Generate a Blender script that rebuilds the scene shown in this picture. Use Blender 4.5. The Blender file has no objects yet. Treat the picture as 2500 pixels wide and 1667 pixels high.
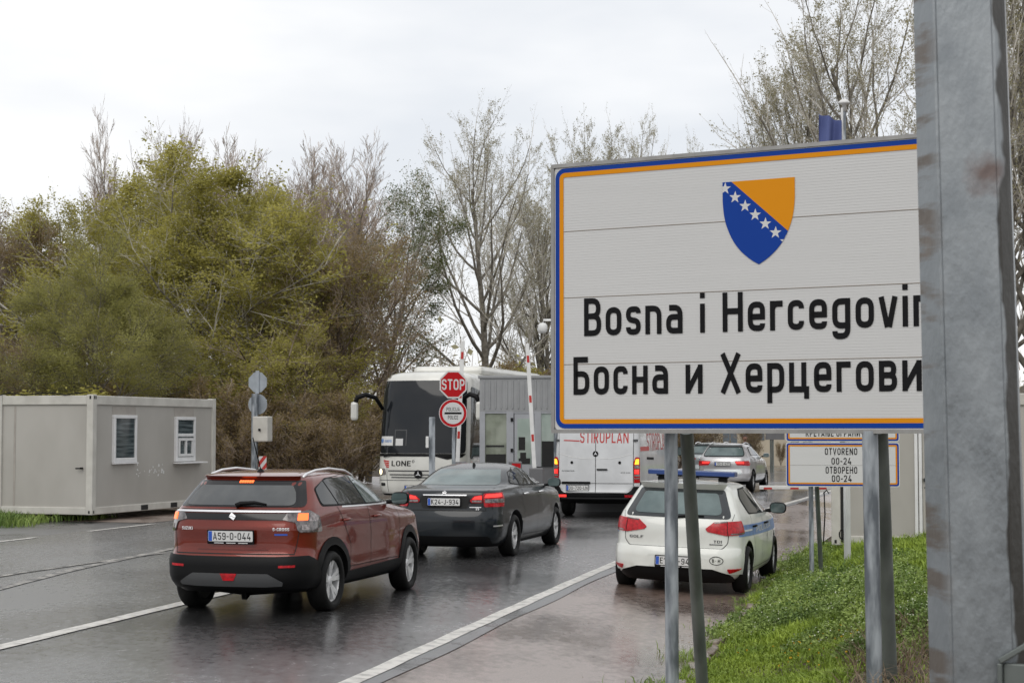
import bpy, bmesh, math, random
import numpy as np
from mathutils import Vector, Matrix
from mathutils.bvhtree import BVHTree
from mathutils.geometry import delaunay_2d_cdt

SC = bpy.context.scene
COL = SC.collection
R = math.radians
PI = math.pi
rng = np.random.default_rng(7)
random.seed(7)

# ------------------------------------------------------------------ camera
F, V0, CAMH = 4200.0, 1050.0, 1.98          # focal length and horizon row in photograph pixels, eye height
cam = bpy.data.cameras.new('camera')
camo = bpy.data.objects.new('camera', cam); COL.objects.link(camo)
cam.sensor_width = 36.0
cam.lens = F / 2500.0 * 36.0
cam.clip_start, cam.clip_end = 0.1, 3000.0
PITCH = math.atan((V0 - 833.5) / F)
camo.location = (0, 0, CAMH)
camo.rotation_euler = (PI / 2 + PITCH, 0, 0)
cam.dof.use_dof = True
cam.dof.focus_distance = 14.0
cam.dof.aperture_fstop = 13.0
SC.camera = camo

# ------------------------------------------------------------------ sky and sun
SUN_EL, SUN_AZ = R(44), R(200)
W = bpy.data.worlds.new('World'); SC.world = W
W.use_nodes = True
wn, wl = W.node_tree.nodes, W.node_tree.links
wn.clear()
wout = wn.new('ShaderNodeOutputWorld'); wbg = wn.new('ShaderNodeBackground')
wbg.inputs['Strength'].default_value = 0.1
wsky = wn.new('ShaderNodeTexSky'); wsky.sky_type = 'NISHITA'; wsky.sun_disc = False
wsky.sun_elevation = SUN_EL; wsky.sun_rotation = SUN_AZ
wtc = wn.new('ShaderNodeTexCoord'); wmp = wn.new('ShaderNodeMapping')
wmp.inputs['Scale'].default_value = (1.3, 1.3, 4.2)
wmp.inputs['Location'].default_value = (0.35, 0.2, 0.62)
wns = wn.new('ShaderNodeTexNoise'); wns.inputs['Scale'].default_value = 2.3
wns.inputs['Detail'].default_value = 5; wns.inputs['Roughness'].default_value = 0.48
wrp = wn.new('ShaderNodeValToRGB')
wrp.color_ramp.elements[0].position = 0.36; wrp.color_ramp.elements[0].color = (8.1, 8.4, 8.85, 1)
wrp.color_ramp.elements[1].position = 0.62; wrp.color_ramp.elements[1].color = (10.8, 10.75, 10.7, 1)
wmx = wn.new('ShaderNodeMixRGB'); wmx.inputs[0].default_value = 0.94
wl.new(wtc.outputs['Generated'], wmp.inputs['Vector']); wl.new(wmp.outputs[0], wns.inputs['Vector'])
wl.new(wns.outputs[0], wrp.inputs[0]); wl.new(wsky.outputs[0], wmx.inputs[1]); wl.new(wrp.outputs[0], wmx.inputs[2])
wl.new(wmx.outputs[0], wbg.inputs['Color']); wl.new(wbg.outputs[0], wout.inputs[0])
sun = bpy.data.lights.new('sun', 'SUN'); suno = bpy.data.objects.new('sun', sun); COL.objects.link(suno)
sun.energy = 1.1; sun.angle = R(40); sun.color = (1.0, 0.96, 0.9)
sv = Vector((math.sin(SUN_AZ) * math.cos(SUN_EL), math.cos(SUN_AZ) * math.cos(SUN_EL), math.sin(SUN_EL)))
suno.rotation_euler = sv.to_track_quat('Z', 'Y').to_euler()
vs = SC.view_settings
vs.view_transform = 'Standard'; vs.look = 'None'; vs.exposure = 0.05; vs.gamma = 1.0; vs.use_curve_mapping = False
SC.cycles.max_bounces = 6; SC.cycles.diffuse_bounces = 3; SC.cycles.glossy_bounces = 3
SC.cycles.transparent_max_bounces = 6
SC.cycles.use_denoising = True
try: SC.cycles.denoiser = 'OPENIMAGEDENOISE'
except Exception: pass

# ------------------------------------------------------------------ placing helpers
CP, SP = math.cos(PITCH), math.sin(PITCH)
def ray(u, v):
    """direction through photograph pixel (u, v), scaled so that its depth along +Y is 1"""
    a, b = (u - 1250) / F, -(v - 833.5) / F
    d = Vector((a, CP - b * SP, SP + b * CP))
    return d / d.y
def at(u, v, Y):
    d = ray(u, v) * Y
    return Vector((d.x, d.y, d.z + CAMH))
ROADA = R(12.7)
RD = Vector((math.sin(ROADA), math.cos(ROADA))); RN = Vector((RD.y, -RD.x))
def bend(t):
    k = (t - 30.0) / 4.0
    return 0.06 * 4.0 * (math.log1p(math.exp(k)) if k < 30 else k)
def st2xy(s, t):
    p = RD * t + RN * (s + bend(t))
    return p.x, p.y
def xy2st(x, y):
    t = x * RD.x + y * RD.y
    return x * RN.x + y * RN.y - bend(t), t
def sstep(a, b, x):
    k = min(1.0, max(0.0, (x - a) / (b - a)))
    return k * k * (3 - 2 * k)
def road_z(s):
    if s > -5.3: return -0.062 * (min(s, -1.9) + 5.3)
    if s < -15.8: return 0.012 * (-15.8 - max(s, -26))
    return 0.0
def dip(t):
    """the road drops a little beyond the booth"""
    return -0.15 * sstep(35, 75, t)
def ground_z(s, t):
    """height of the verge, road and all the land"""
    z = road_z(s)
    if s > -1.95:
        z = -0.215 + 0.485 * sstep(-2.0, 0.6, s) + 0.04 * math.sin(1.7 * s + 0.8 * t) * sstep(-2, -0.8, s) + 0.03 * math.sin(2.9 * t)* sstep(-2, -0.8, s)
        z -= 0.10 * sstep(19, 28, t) * sstep(-2.0, 0.6, s)
    return z + dip(t)

# ------------------------------------------------------------------ objects
def tag(o, label=None, cat=None, group=None, kind=None):
    if label: o['label'] = label
    if cat: o['category'] = cat
    if group: o['group'] = group
    if kind: o['kind'] = kind
    return o
def thing(name, label, cat, loc=(0, 0, 0), rz=0.0, group=None, kind='thing'):
    o = bpy.data.objects.new(name, None); COL.objects.link(o)
    o.location = loc; o.rotation_euler = (0, 0, rz); o.empty_display_size = 0.2
    return tag(o, label, cat, group, kind)
def copy_tree(o, parent=None):
    c = o.copy(); COL.objects.link(c); c.parent = parent
    for ch in list(o.children):
        copy_tree(ch, c)
    return c

class MB:
    """collects faces and links them as ONE mesh object"""
    def __init__(s): s.v = []; s.f = []; s.m = []; s.sm = []
    def add(s, verts, faces, mat=0, smooth=False):
        n = len(s.v); s.v.extend([tuple(v) for v in verts])
        for f in faces:
            s.f.append(tuple(n + i for i in f)); s.m.append(mat); s.sm.append(smooth)
    def box(s, c, d, mat=0, rz=0.0, mtx=None, bevel=0.0):
        x, y, z = d[0] / 2, d[1] / 2, d[2] / 2
        if bevel > 0:
            b = min(bevel, x * .9, y * .9, z * .9)
            bm = bmesh.new(); bmesh.ops.create_cube(bm, size=1)
            for v in bm.verts: v.co = Vector((v.co.x * d[0], v.co.y * d[1], v.co.z * d[2]))
            bmesh.ops.bevel(bm, geom=list(bm.edges), offset=b, segments=2, affect='EDGES', profile=0.5)
            bm.verts.ensure_lookup_table()
            P = [v.co.copy() for v in bm.verts]; Fc = [[v.index for v in f.verts] for f in bm.faces]; bm.free()
        else:
            P = [Vector((a * x, b * y, e * z)) for a in (-1, 1) for b in (-1, 1) for e in (-1, 1)]
            Fc = [(0, 1, 3, 2), (4, 6, 7, 5), (0, 4, 5, 1), (2, 3, 7, 6), (0, 2, 6, 4), (1, 5, 7, 3)]
        M = mtx or (Matrix.Translation(Vector(c)) @ Matrix.Rotation(rz, 4, 'Z'))
        s.add([M @ p for p in P], Fc, mat)
    def box2(s, a, b, mat=0, bevel=0.0):
        a, b = Vector(a), Vector(b)
        s.box((a + b) / 2, [abs(b[i] - a[i]) for i in range(3)], mat, bevel=bevel)
    def tube(s, p0, p1, r0, r1=None, n=12, mat=0, caps=True, smooth=True):
        p0, p1 = Vector(p0), Vector(p1); r1 = r0 if r1 is None else r1
        q = (p1 - p0).to_track_quat('Z', 'Y')
        ring = lambda p, r: [p + q @ Vector((math.cos(2 * PI * i / n) * r, math.sin(2 * PI * i / n) * r, 0)) for i in range(n)]
        s.add(ring(p0, r0) + ring(p1, r1), [(i, (i + 1) % n, n + (i + 1) % n, n + i) for i in range(n)], mat, smooth)
        if caps:
            s.add(ring(p0, r0), [tuple(range(n))[::-1]], mat); s.add(ring(p1, r1), [tuple(range(n))], mat)
    def path(s, pts, r, n=8, mat=0, smooth=True):
        pts = [Vector(p) for p in pts]; rr = r if isinstance(r, (list, tuple)) else [r] * len(pts)
        V = []; Fc = []
        for i, p in enumerate(pts):
            d = (pts[min(i + 1, len(pts) - 1)] - pts[max(i - 1, 0)]).normalized()
            up = Vector((0, 0, 1)) if abs(d.z) < .95 else Vector((1, 0, 0))
            a = d.cross(up).normalized(); b = a.cross(d)
            V += [p + (a * math.cos(2 * PI * k / n) + b * math.sin(2 * PI * k / n)) * rr[i] for k in range(n)]
        for i in range(len(pts) - 1):
            for k in range(n):
                Fc.append((i * n + k, i * n + (k + 1) % n, (i + 1) * n + (k + 1) % n, (i + 1) * n + k))
        Fc.append(tuple(range(n))[::-1]); Fc.append(tuple((len(pts) - 1) * n + k for k in range(n)))
        s.add(V, Fc, mat, smooth)
    def lathe(s, prof, M=None, n=24, mat=0, smooth=True):
        """prof: (radius, height) pairs turned about Z"""
        M = M or Matrix.Identity(4); V = []; Fc = []
        for (r, z) in prof:
            V += [M @ Vector((math.cos(2 * PI * k / n) * r, math.sin(2 * PI * k / n) * r, z)) for k in range(n)]
        for i in range(len(prof) - 1):
            for k in range(n):
                Fc.append((i * n + k, i * n + (k + 1) % n, (i + 1) * n + (k + 1) % n, (i + 1) * n + k))
        s.add(V, Fc, mat, smooth)
    def prism(s, poly, M, depth, mat=0, back=True):
        """flat polygon (x, y) extruded to z=depth, placed by M"""
        n = len(poly)
        V = [M @ Vector((p[0], p[1], depth)) for p in poly] + [M @ Vector((p[0], p[1], 0)) for p in poly]
        s.add(V[:n], [tuple(range(n))], mat)
        s.add(V, [(i, n + i, n + (i + 1) % n, (i + 1) % n) for i in range(n)], mat)
        if back: s.add(V[n:], [tuple(range(n))[::-1]], mat)
    def build(s, name, mats, parent=None, loc=None):
        me = bpy.data.meshes.new(name); me.from_pydata(s.v, [], s.f)
        for m in (mats if isinstance(mats, (list, tuple)) else [mats]): me.materials.append(m)
        me.polygons.foreach_set('material_index', s.m); me.polygons.foreach_set('use_smooth', s.sm)
        me.validate(); me.update()
        o = bpy.data.objects.new(name, me); COL.objects.link(o)
        if parent is not None: o.parent = parent
        if loc is not None: o.location = loc
        return o

def np_mesh(name, V, Fq, mats, parent=None, mi=None, smooth=False):
    """mesh from numpy arrays of equal-sided faces"""
    me = bpy.data.meshes.new(name); n, k = Fq.shape
    me.vertices.add(len(V)); me.vertices.foreach_set('co', np.ascontiguousarray(V, dtype=np.float32).ravel())
    me.loops.add(n * k); me.loops.foreach_set('vertex_index', np.ascontiguousarray(Fq, dtype=np.int32).ravel())
    me.polygons.add(n); me.polygons.foreach_set('loop_start', np.arange(n, dtype=np.int32) * k)
    try: me.polygons.foreach_set('loop_total', np.full(n, k, dtype=np.int32))
    except Exception: pass
    for m in (mats if isinstance(mats, (list, tuple)) else [mats]): me.materials.append(m)
    if mi is not None: me.polygons.foreach_set('material_index', np.ascontiguousarray(mi, dtype=np.int32))
    me.polygons.foreach_set('use_smooth', np.full(n, smooth, dtype=bool))
    me.update(calc_edges=True)
    o = bpy.data.objects.new(name, me); COL.objects.link(o)
    if parent is not None: o.parent = parent
    return o

# ------------------------------------------------------------------ materials
def mat(name, col, rough=0.5, metal=0.0, coat=0.0, var=0.0, scale=6.0, col2=None, bump=0.0, bscale=80.0, spec=None, emit=None, es=1.0, stretch=None, coat_rough=0.05, ramp=(0.35, 0.65), obj=True, rvar=0.0, alpha=None, detail=4.0):
    m = bpy.data.materials.new(name); m.use_nodes = True
    nt = m.node_tree; N, L = nt.nodes, nt.links
    b = N['Principled BSDF']
    b.inputs['Base Color'].default_value = (*col, 1); b.inputs['Roughness'].default_value = rough
    b.inputs['Metallic'].default_value = metal; b.inputs['Coat Weight'].default_value = coat
    b.inputs['Coat Roughness'].default_value = coat_rough
    if spec is not None: b.inputs['Specular IOR Level'].default_value = spec
    if emit: b.inputs['Emission Color'].default_value = (*emit, 1); b.inputs['Emission Strength'].default_value = es
    if var or col2 or bump or rvar:
        tc = N.new('ShaderNodeTexCoord'); mp = N.new('ShaderNodeMapping')
        L.new(tc.outputs['Object'], mp.inputs['Vector'])
        if stretch: mp.inputs['Scale'].default_value = stretch
    if var or col2 or rvar:
        n = N.new('ShaderNodeTexNoise'); n.inputs['Scale'].default_value = scale; n.inputs['Detail'].default_value = detail
        L.new(mp.outputs[0], n.inputs['Vector'])
        r = N.new('ShaderNodeValToRGB'); e = r.color_ramp.elements
        e[0].position, e[1].position = ramp
        c2 = col2 or tuple(min(1, c * (1 + var)) for c in col)
        c1 = col if col2 else tuple(c * (1 - var) for c in col)
        e[0].color = (*c1, 1); e[1].color = (*c2, 1)
        L.new(n.outputs[0], r.inputs[0]); L.new(r.outputs[0], b.inputs['Base Color'])
        if rvar:
            mr = N.new('ShaderNodeMapRange'); mr.inputs['To Min'].default_value = max(0.02, rough - rvar); mr.inputs['To Max'].default_value = min(1, rough + rvar)
            mr.inputs['From Min'].default_value = .3; mr.inputs['From Max'].default_value = .7
            L.new(n.outputs[0], mr.inputs[0]); L.new(mr.outputs[0], b.inputs['Roughness'])
    if bump:
        n2 = N.new('ShaderNodeTexNoise'); n2.inputs['Scale'].default_value = bscale; n2.inputs['Detail'].default_value = 3
        L.new(mp.outputs[0], n2.inputs['Vector'])
        bp = N.new('ShaderNodeBump'); bp.inputs['Strength'].default_value = bump; bp.inputs['Distance'].default_value = 0.02
        L.new(n2.outputs[0], bp.inputs['Height']); L.new(bp.outputs[0], b.inputs['Normal'])
    return m

def wet_ground(name, c1, c2, scale, r1, r2, rscale, bump=0.25, patch=None, stretch=(1, 1, 1), spec=0.5, pramp=(0.44, 0.60), coat=0.0, film=7.0, lane=None):
    """wet paving: coarse speckle, streaky films of standing water that are darker and smoother, broad damp areas"""
    m = bpy.data.materials.new(name); m.use_nodes = True
    N, L = m.node_tree.nodes, m.node_tree.links; b = N['Principled BSDF']
    g = N.new('ShaderNodeNewGeometry')
    mp = N.new('ShaderNodeMapping'); mp.inputs['Rotation'].default_value = (0, 0, ROADA); mp.inputs['Scale'].default_value = stretch
    L.new(g.outputs['Position'], mp.inputs['Vector'])
    def noise(sc, det=4, ro=.55):
        n = N.new('ShaderNodeTexNoise'); n.inputs['Scale'].default_value = sc; n.inputs['Detail'].default_value = det; n.inputs['Roughness'].default_value = ro
        L.new(mp.outputs[0], n.inputs['Vector']); return n
    fine = noise(scale, 5, .75); big = noise(rscale, 3, .6); wet = noise(film, 6, .62)
    r = N.new('ShaderNodeValToRGB'); e = r.color_ramp.elements
    e[0].position, e[1].position = .3, .7; e[0].color = (*c1, 1); e[1].color = (*c2, 1)
    L.new(fine.outputs[0], r.inputs[0])
    ad = N.new('ShaderNodeMath'); ad.operation = 'MULTIPLY_ADD'; ad.inputs[1].default_value = .72; L.new(big.outputs[0], ad.inputs[0])
    hf = N.new('ShaderNodeMath'); hf.operation = 'MULTIPLY'; hf.inputs[1].default_value = .28; L.new(wet.outputs[0], hf.inputs[0]); L.new(hf.outputs[0], ad.inputs[2])
    pr = N.new('ShaderNodeMapRange'); pr.inputs['From Min'].default_value, pr.inputs['From Max'].default_value = pramp
    L.new(ad.outputs[0], pr.inputs[0])
    if lane:                                    # the polished, wetter traffic lane: (from, to) across the road
        dt = N.new('ShaderNodeVectorMath'); dt.operation = 'DOT_PRODUCT'; dt.inputs[1].default_value = (RN.x, RN.y, 0); L.new(g.outputs['Position'], dt.inputs[0])
        l1 = N.new('ShaderNodeMapRange'); l1.interpolation_type = 'SMOOTHSTEP'; l1.inputs['From Min'].default_value = lane[0] - .9; l1.inputs['From Max'].default_value = lane[0] + .9; l1.inputs['To Max'].default_value = lane[2]
        L.new(dt.outputs['Value'], l1.inputs[0])
        l2 = N.new('ShaderNodeMath'); l2.operation = 'ADD'; L.new(ad.outputs[0], l2.inputs[0]); L.new(l1.outputs[0], l2.inputs[1]); L.new(l2.outputs[0], pr.inputs[0])
    mx = N.new('ShaderNodeMixRGB'); mx.inputs[2].default_value = (*(patch or c1), 1)
    L.new(pr.outputs[0], mx.inputs[0]); L.new(r.outputs[0], mx.inputs[1]); L.new(mx.outputs[0], b.inputs['Base Color'])
    rr = N.new('ShaderNodeMapRange'); rr.inputs['To Min'].default_value = r2; rr.inputs['To Max'].default_value = r1
    L.new(pr.outputs[0], rr.inputs[0])
    L.new(rr.outputs[0], b.inputs['Coat Roughness'])
    sp = N.new('ShaderNodeMapRange'); sp.inputs['To Min'].default_value = spec; sp.inputs['To Max'].default_value = .12
    L.new(pr.outputs[0], sp.inputs[0]); L.new(sp.outputs[0], b.inputs['Specular IOR Level'])
    b.inputs['Coat Weight'].default_value = coat; b.inputs['Coat IOR'].default_value = 1.45
    b.inputs['Roughness'].default_value = .42
    bp = N.new('ShaderNodeBump'); bp.inputs['Strength'].default_value = bump; bp.inputs['Distance'].default_value = 0.012
    L.new(fine.outputs[0], bp.inputs['Height']); L.new(bp.outputs[0], b.inputs['Normal'])
    b2 = N.new('ShaderNodeBump'); b2.inputs['Strength'].default_value = bump * .16; b2.inputs['Distance'].default_value = 0.012
    L.new(fine.outputs[0], b2.inputs['Height']); L.new(b2.outputs[0], b.inputs['Coat Normal'])
    return m

M = {}
M['asphalt'] = wet_ground('wet_asphalt', (0.018, 0.018, 0.019), (0.078, 0.0775, 0.078), 48, 0.12, 0.29, 0.22, 0.3, (0.0145, 0.0143, 0.0143), (1.0, 0.55, 1), spec=1.0, pramp=(.44, .62), coat=1.0, film=11.0, lane=(-8.4, -4.5, .055))
M['asphalt_new'] = wet_ground('dark_asphalt', (0.05, 0.05, 0.052), (0.115, 0.115, 0.118), 50, 0.2, 0.42, .6, 0.5, (0.035, 0.035, 0.035), coat=.9, spec=.8)
M['shoulder'] = wet_ground('red_shoulder_paving', (0.105, 0.068, 0.052), (0.320, 0.226, 0.182), 80, 0.08, 0.26, 0.4, 0.28, (0.085, 0.053, 0.041), (1.0, 0.55, 1), spec=1.0, pramp=(.44, .60), coat=1.0, film=11.0)
M['apron'] = wet_ground('concrete_apron', (0.22, 0.17, 0.14), (0.36, 0.29, 0.245), 34, 0.2, 0.45, 0.8, 0.35, (0.15, 0.11, 0.09), coat=.6)
M['soil'] = mat('verge_soil', (0.032, 0.030, 0.013), 0.95, var=0, scale=2.3, col2=(0.10, 0.066, 0.042), bump=0.6, bscale=14)
M['land'] = mat('grassy_land', (0.055, 0.075, 0.02), 0.95, scale=0.25, col2=(0.10, 0.095, 0.045), bump=0.5, bscale=5)
M['paint_line'] = mat('worn_road_paint', (0.30, 0.29, 0.27), 0.45, scale=9, col2=(0.62, 0.60, 0.56), bump=0.3, bscale=60, ramp=(.3, .55), detail=8)
M['paint_old'] = mat('faded_road_paint', (0.075, 0.073, 0.07), 0.45, scale=5, col2=(0.36, 0.34, 0.31), bump=0.3, bscale=60, ramp=(.42, .6), detail=8)
M['galv'] = mat('galvanised_steel', (0.135, 0.152, 0.170), 0.45, 0.5, scale=11, col2=(0.40, 0.43, 0.46), stretch=(1, 1, .22), rvar=.1, bump=.15, bscale=24, ramp=(.40, .62), detail=9)
M['galv_dark'] = mat('dark_galvanised_steel', (0.105, 0.12, 0.115), 0.5, 0.4, scale=5, col2=(0.19, 0.21, 0.20), stretch=(1, 1, .22), rvar=.1, bump=.1, bscale=20)  # darker steel tone for brace posts, hatch and board posts
M['alu'] = mat('aluminium_profile', (0.30, 0.295, 0.285), 0.45, 0.4, var=.12, scale=8)
M['sign_back'] = mat('grey_sign_back', (0.30, 0.33, 0.36), 0.5, 0.35, var=.12, scale=4)
M['white_sheet'] = mat('white_sign_sheet', (0.57, 0.57, 0.565), 0.34, var=.012, scale=3, stretch=(.4, .4, 5))
M['rib'] = mat('sign_sheet_rib', (0.535, 0.535, 0.53), 0.34)
M['blue_sheet'] = mat('blue_sign_sheet', (0.004, 0.043, 0.275), 0.4, spec=.15)
M['orange_sheet'] = mat('orange_sign_sheet', (0.66, 0.25, 0.004), 0.4, spec=.15)
M['black'] = mat('black_lettering', (0.006, 0.006, 0.007), 0.6, spec=.15)
M['red_sheet'] = mat('red_sign_sheet', (0.42, 0.008, 0.012), 0.4, spec=.15)
M['seam'] = mat('sign_seam', (0.20, 0.16, 0.12), 0.7)
M['container'] = mat('grey_cabin_sheet', (0.355, 0.338, 0.308), 0.42, scale=1.1, col2=(0.405, 0.388, 0.357), stretch=(1, 1, .6), detail=8)
M['container_frame'] = mat('pale_cabin_frame', (0.45, 0.435, 0.395), 0.5, scale=3, col2=(0.54, 0.525, 0.48), detail=7)
M['stain'] = mat('brown_stain', (0.325, 0.30, 0.27), 0.6, var=.08, scale=4)
M['upvc'] = mat('white_window_frame', (0.68, 0.68, 0.68), 0.35, var=.04, scale=5)
M['void'] = mat('dark_recess', (0.012, 0.012, 0.012), 0.8)
M['blind_glass'] = mat('window_glass_with_blind', (0.030, 0.042, 0.046), 0.05, spec=.6, scale=2.2, col2=(0.11, 0.135, 0.14), stretch=(.6, .6, 9), ramp=(.4, .62))
M['glass'] = mat('dark_window_glass', (0.035, 0.048, 0.05), 0.04, spec=.6, var=.5, scale=2.5, stretch=(1, 1, 2.2))
M['booth_glass'] = mat('green_booth_glass', (0.14, 0.155, 0.12), 0.06, spec=.6, scale=2.2, col2=(0.25, 0.275, 0.22), stretch=(1, 1, 1.5))
M['booth_glass_pale'] = mat('pale_booth_glass', (0.24, 0.30, 0.265), 0.06, spec=.6, scale=1.6, col2=(0.36, 0.42, 0.385))
M['booth'] = mat('grey_booth_sheet', (0.27, 0.275, 0.28), 0.45, var=.06, scale=3)
M['booth_frame'] = mat('grey_booth_frame', (0.33, 0.34, 0.36), 0.4, .2, var=.06, scale=3)
M['booth_low'] = mat('dark_booth_base', (0.13, 0.13, 0.135), 0.5, var=.06, scale=3)
M['white_metal'] = mat('white_painted_metal', (0.68, 0.68, 0.67), 0.35, var=.06, scale=5)
M['red_paint'] = mat('red_painted_metal', (0.45, 0.025, 0.02), 0.4)
M['rubber'] = mat('tyre_rubber', (0.007, 0.007, 0.007), 0.6, bump=.2, bscale=60, spec=.2)
M['alloy'] = mat('alloy_rim', (0.66, 0.66, 0.66), 0.3, 0.25, var=.1, scale=10)
M['alloy_dark'] = mat('dark_alloy_rim', (0.16, 0.16, 0.165), 0.3, 0.8, var=.1, scale=10)
M['hub'] = mat('hub_shade_disc', (0.02, 0.02, 0.02), 0.6)
M['plastic'] = mat('black_plastic', (0.006, 0.006, 0.0065), 0.5, bump=.08, bscale=150, spec=.16)
M['gloss_black'] = mat('gloss_black_trim', (0.008, 0.008, 0.009), 0.12, spec=.4)
M['plastic_grey'] = mat('grey_plastic', (0.075, 0.077, 0.08), 0.45, .1, spec=.25)
M['chrome'] = mat('chrome_trim', (0.80, 0.80, 0.81), 0.32, .8)
M['car_glass'] = mat('car_glass', (0.020, 0.024, 0.026), 0.03, spec=.7)
M['coach_glass'] = mat('coach_windscreen_glass', (0.012, 0.014, 0.017), 0.05, spec=.35)
M['rear_tint'] = mat('tinted_rear_glass', (0.040, 0.044, 0.046), 0.04, spec=.7, scale=1.8, col2=(0.085, 0.09, 0.092))
M['car_glass_teal'] = mat('teal_sky_glass', (0.062, 0.092, 0.092), 0.03, spec=.8, scale=2.2, col2=(0.13, 0.175, 0.175))  # opaque panes: sky seen through and reflected is put into the teal
M['lamp_red'] = mat('red_lamp_lens', (0.40, 0.006, 0.012), 0.25, coat=.25, var=.3, scale=30, spec=.3)
M['lamp_dark'] = mat('smoked_lamp_lens', (0.035, 0.03, 0.03), 0.1, coat=1, scale=25, col2=(0.16, 0.14, 0.14))
M['lamp_clear'] = mat('clear_lamp_lens', (0.12, 0.105, 0.105), 0.15, .3, coat=.5, scale=30, col2=(.36, .32, .32))
M['lit_red'] = mat('lit_red_lamp', (0.6, 0.02, 0.02), 0.3, emit=(1.0, 0.045, 0.035), es=1.15)
M['lit_hot'] = mat('lit_brake_lamp', (0.8, 0.1, 0.03), 0.3, emit=(1.0, 0.16, 0.035), es=1.7, scale=30)
M['lit_amber'] = mat('lit_amber_lamp', (0.8, 0.4, 0.03), 0.3, emit=(1.0, 0.50, 0.03), es=1.5)
M['headlight'] = mat('lit_headlamp', (0.8, 0.8, 0.7), 0.2, emit=(1.0, 0.82, 0.45), es=2.2)
M['plate_white'] = mat('plate_white', (0.62, 0.62, 0.61), 0.35)
M['plate_blue'] = mat('plate_blue', (0.02, 0.09, 0.45), 0.35)
M['police_blue'] = mat('police_blue', (0.13, 0.24, 0.50), 0.35, var=.2, scale=9)
M['bar_blue'] = mat('blue_light_bar', (0.010, 0.040, 0.17), 0.35, coat=.2)
def paint(name, col, metal=0.3, rough=.35, coat=1.0, spec=.5):
    return mat(name, col, rough, metal, coat=coat, var=.10, scale=1.7, bump=.05, bscale=110, coat_rough=.04, spec=spec)
M['p_red'] = paint('copper_red_paint', (0.150, 0.0142, 0.0047), .45, .30, .8, .3)
M['p_dark'] = paint('dark_blue_grey_paint', (0.0095, 0.0130, 0.0165), .2, .32, .55, .25)
M['p_white'] = paint('white_paint', (0.66, 0.67, 0.63), 0, .4, .8)
M['p_van'] = paint('cool_white_paint', (0.56, 0.57, 0.58), 0, .4, .7)
M['p_silver'] = paint('silver_paint', (0.50, 0.49, 0.50), .55, .35)
M['p_grey'] = paint('grey_paint', (0.30, 0.33, 0.34), .5, .35)
M['p_bus'] = paint('cream_white_paint', (0.62, 0.615, 0.575), 0, .4, .6)
# ------------------------------------------------------------------ lettering: constant-width strokes, unit cap height
SWD = 0.150
_h = SWD / 2
def fillet(pts, closed=False, k=5):
    out = []; n = len(pts)
    for i, p in enumerate(pts):
        rad = p[2] if len(p) > 2 else 0
        if rad <= 0 or (not closed and i in (0, n - 1)):
            out.append(Vector((p[0], p[1]))); continue
        c = Vector(p[:2]); a = Vector(pts[i - 1][:2]); b = Vector(pts[(i + 1) % n][:2])
        da, db = (a - c), (b - c); la, lb = da.length, db.length; da /= la; db /= lb
        ang = da.angle(db); d = min(rad / math.tan(ang / 2), la * .5 if (closed or i - 1 > 0) else la * .98, lb * .5 if (closed or i + 1 < n - 1) else lb * .98)
        p0, p1 = c + da * d, c + db * d
        for j in range(k + 1):
            t = j / k
            out.append(p0 * (1 - t) ** 2 + c * 2 * t * (1 - t) * .80 + c * 2 * t * (1 - t) * .20 + p1 * t * t)
    return out
def ribbon(pts, w, closed=False):
    n = len(pts); Lf = []; Rt = []
    for i, p in enumerate(pts):
        a = pts[i - 1] if (closed or i > 0) else None
        b = pts[(i + 1) % n] if (closed or i < n - 1) else None
        d0 = (p - a).normalized() if a is not None and (p - a).length > 1e-7 else None
        d1 = (b - p).normalized() if b is not None and (b - p).length > 1e-7 else None
        d0 = d0 or d1; d1 = d1 or d0
        t = (d0 + d1)
        t = t.normalized() if t.length > 1e-6 else d0
        nrm = Vector((-t.y, t.x)); c = max(.35, nrm.dot(Vector((-d0.y, d0.x))))
        Lf.append(p + nrm * (w / 2 / c)); Rt.append(p - nrm * (w / 2 / c))
    q = []
    for i in range(n if closed else n - 1):
        j = (i + 1) % n
        q.append((Lf[i], Rt[i], Rt[j], Lf[j]))
    return q
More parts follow.
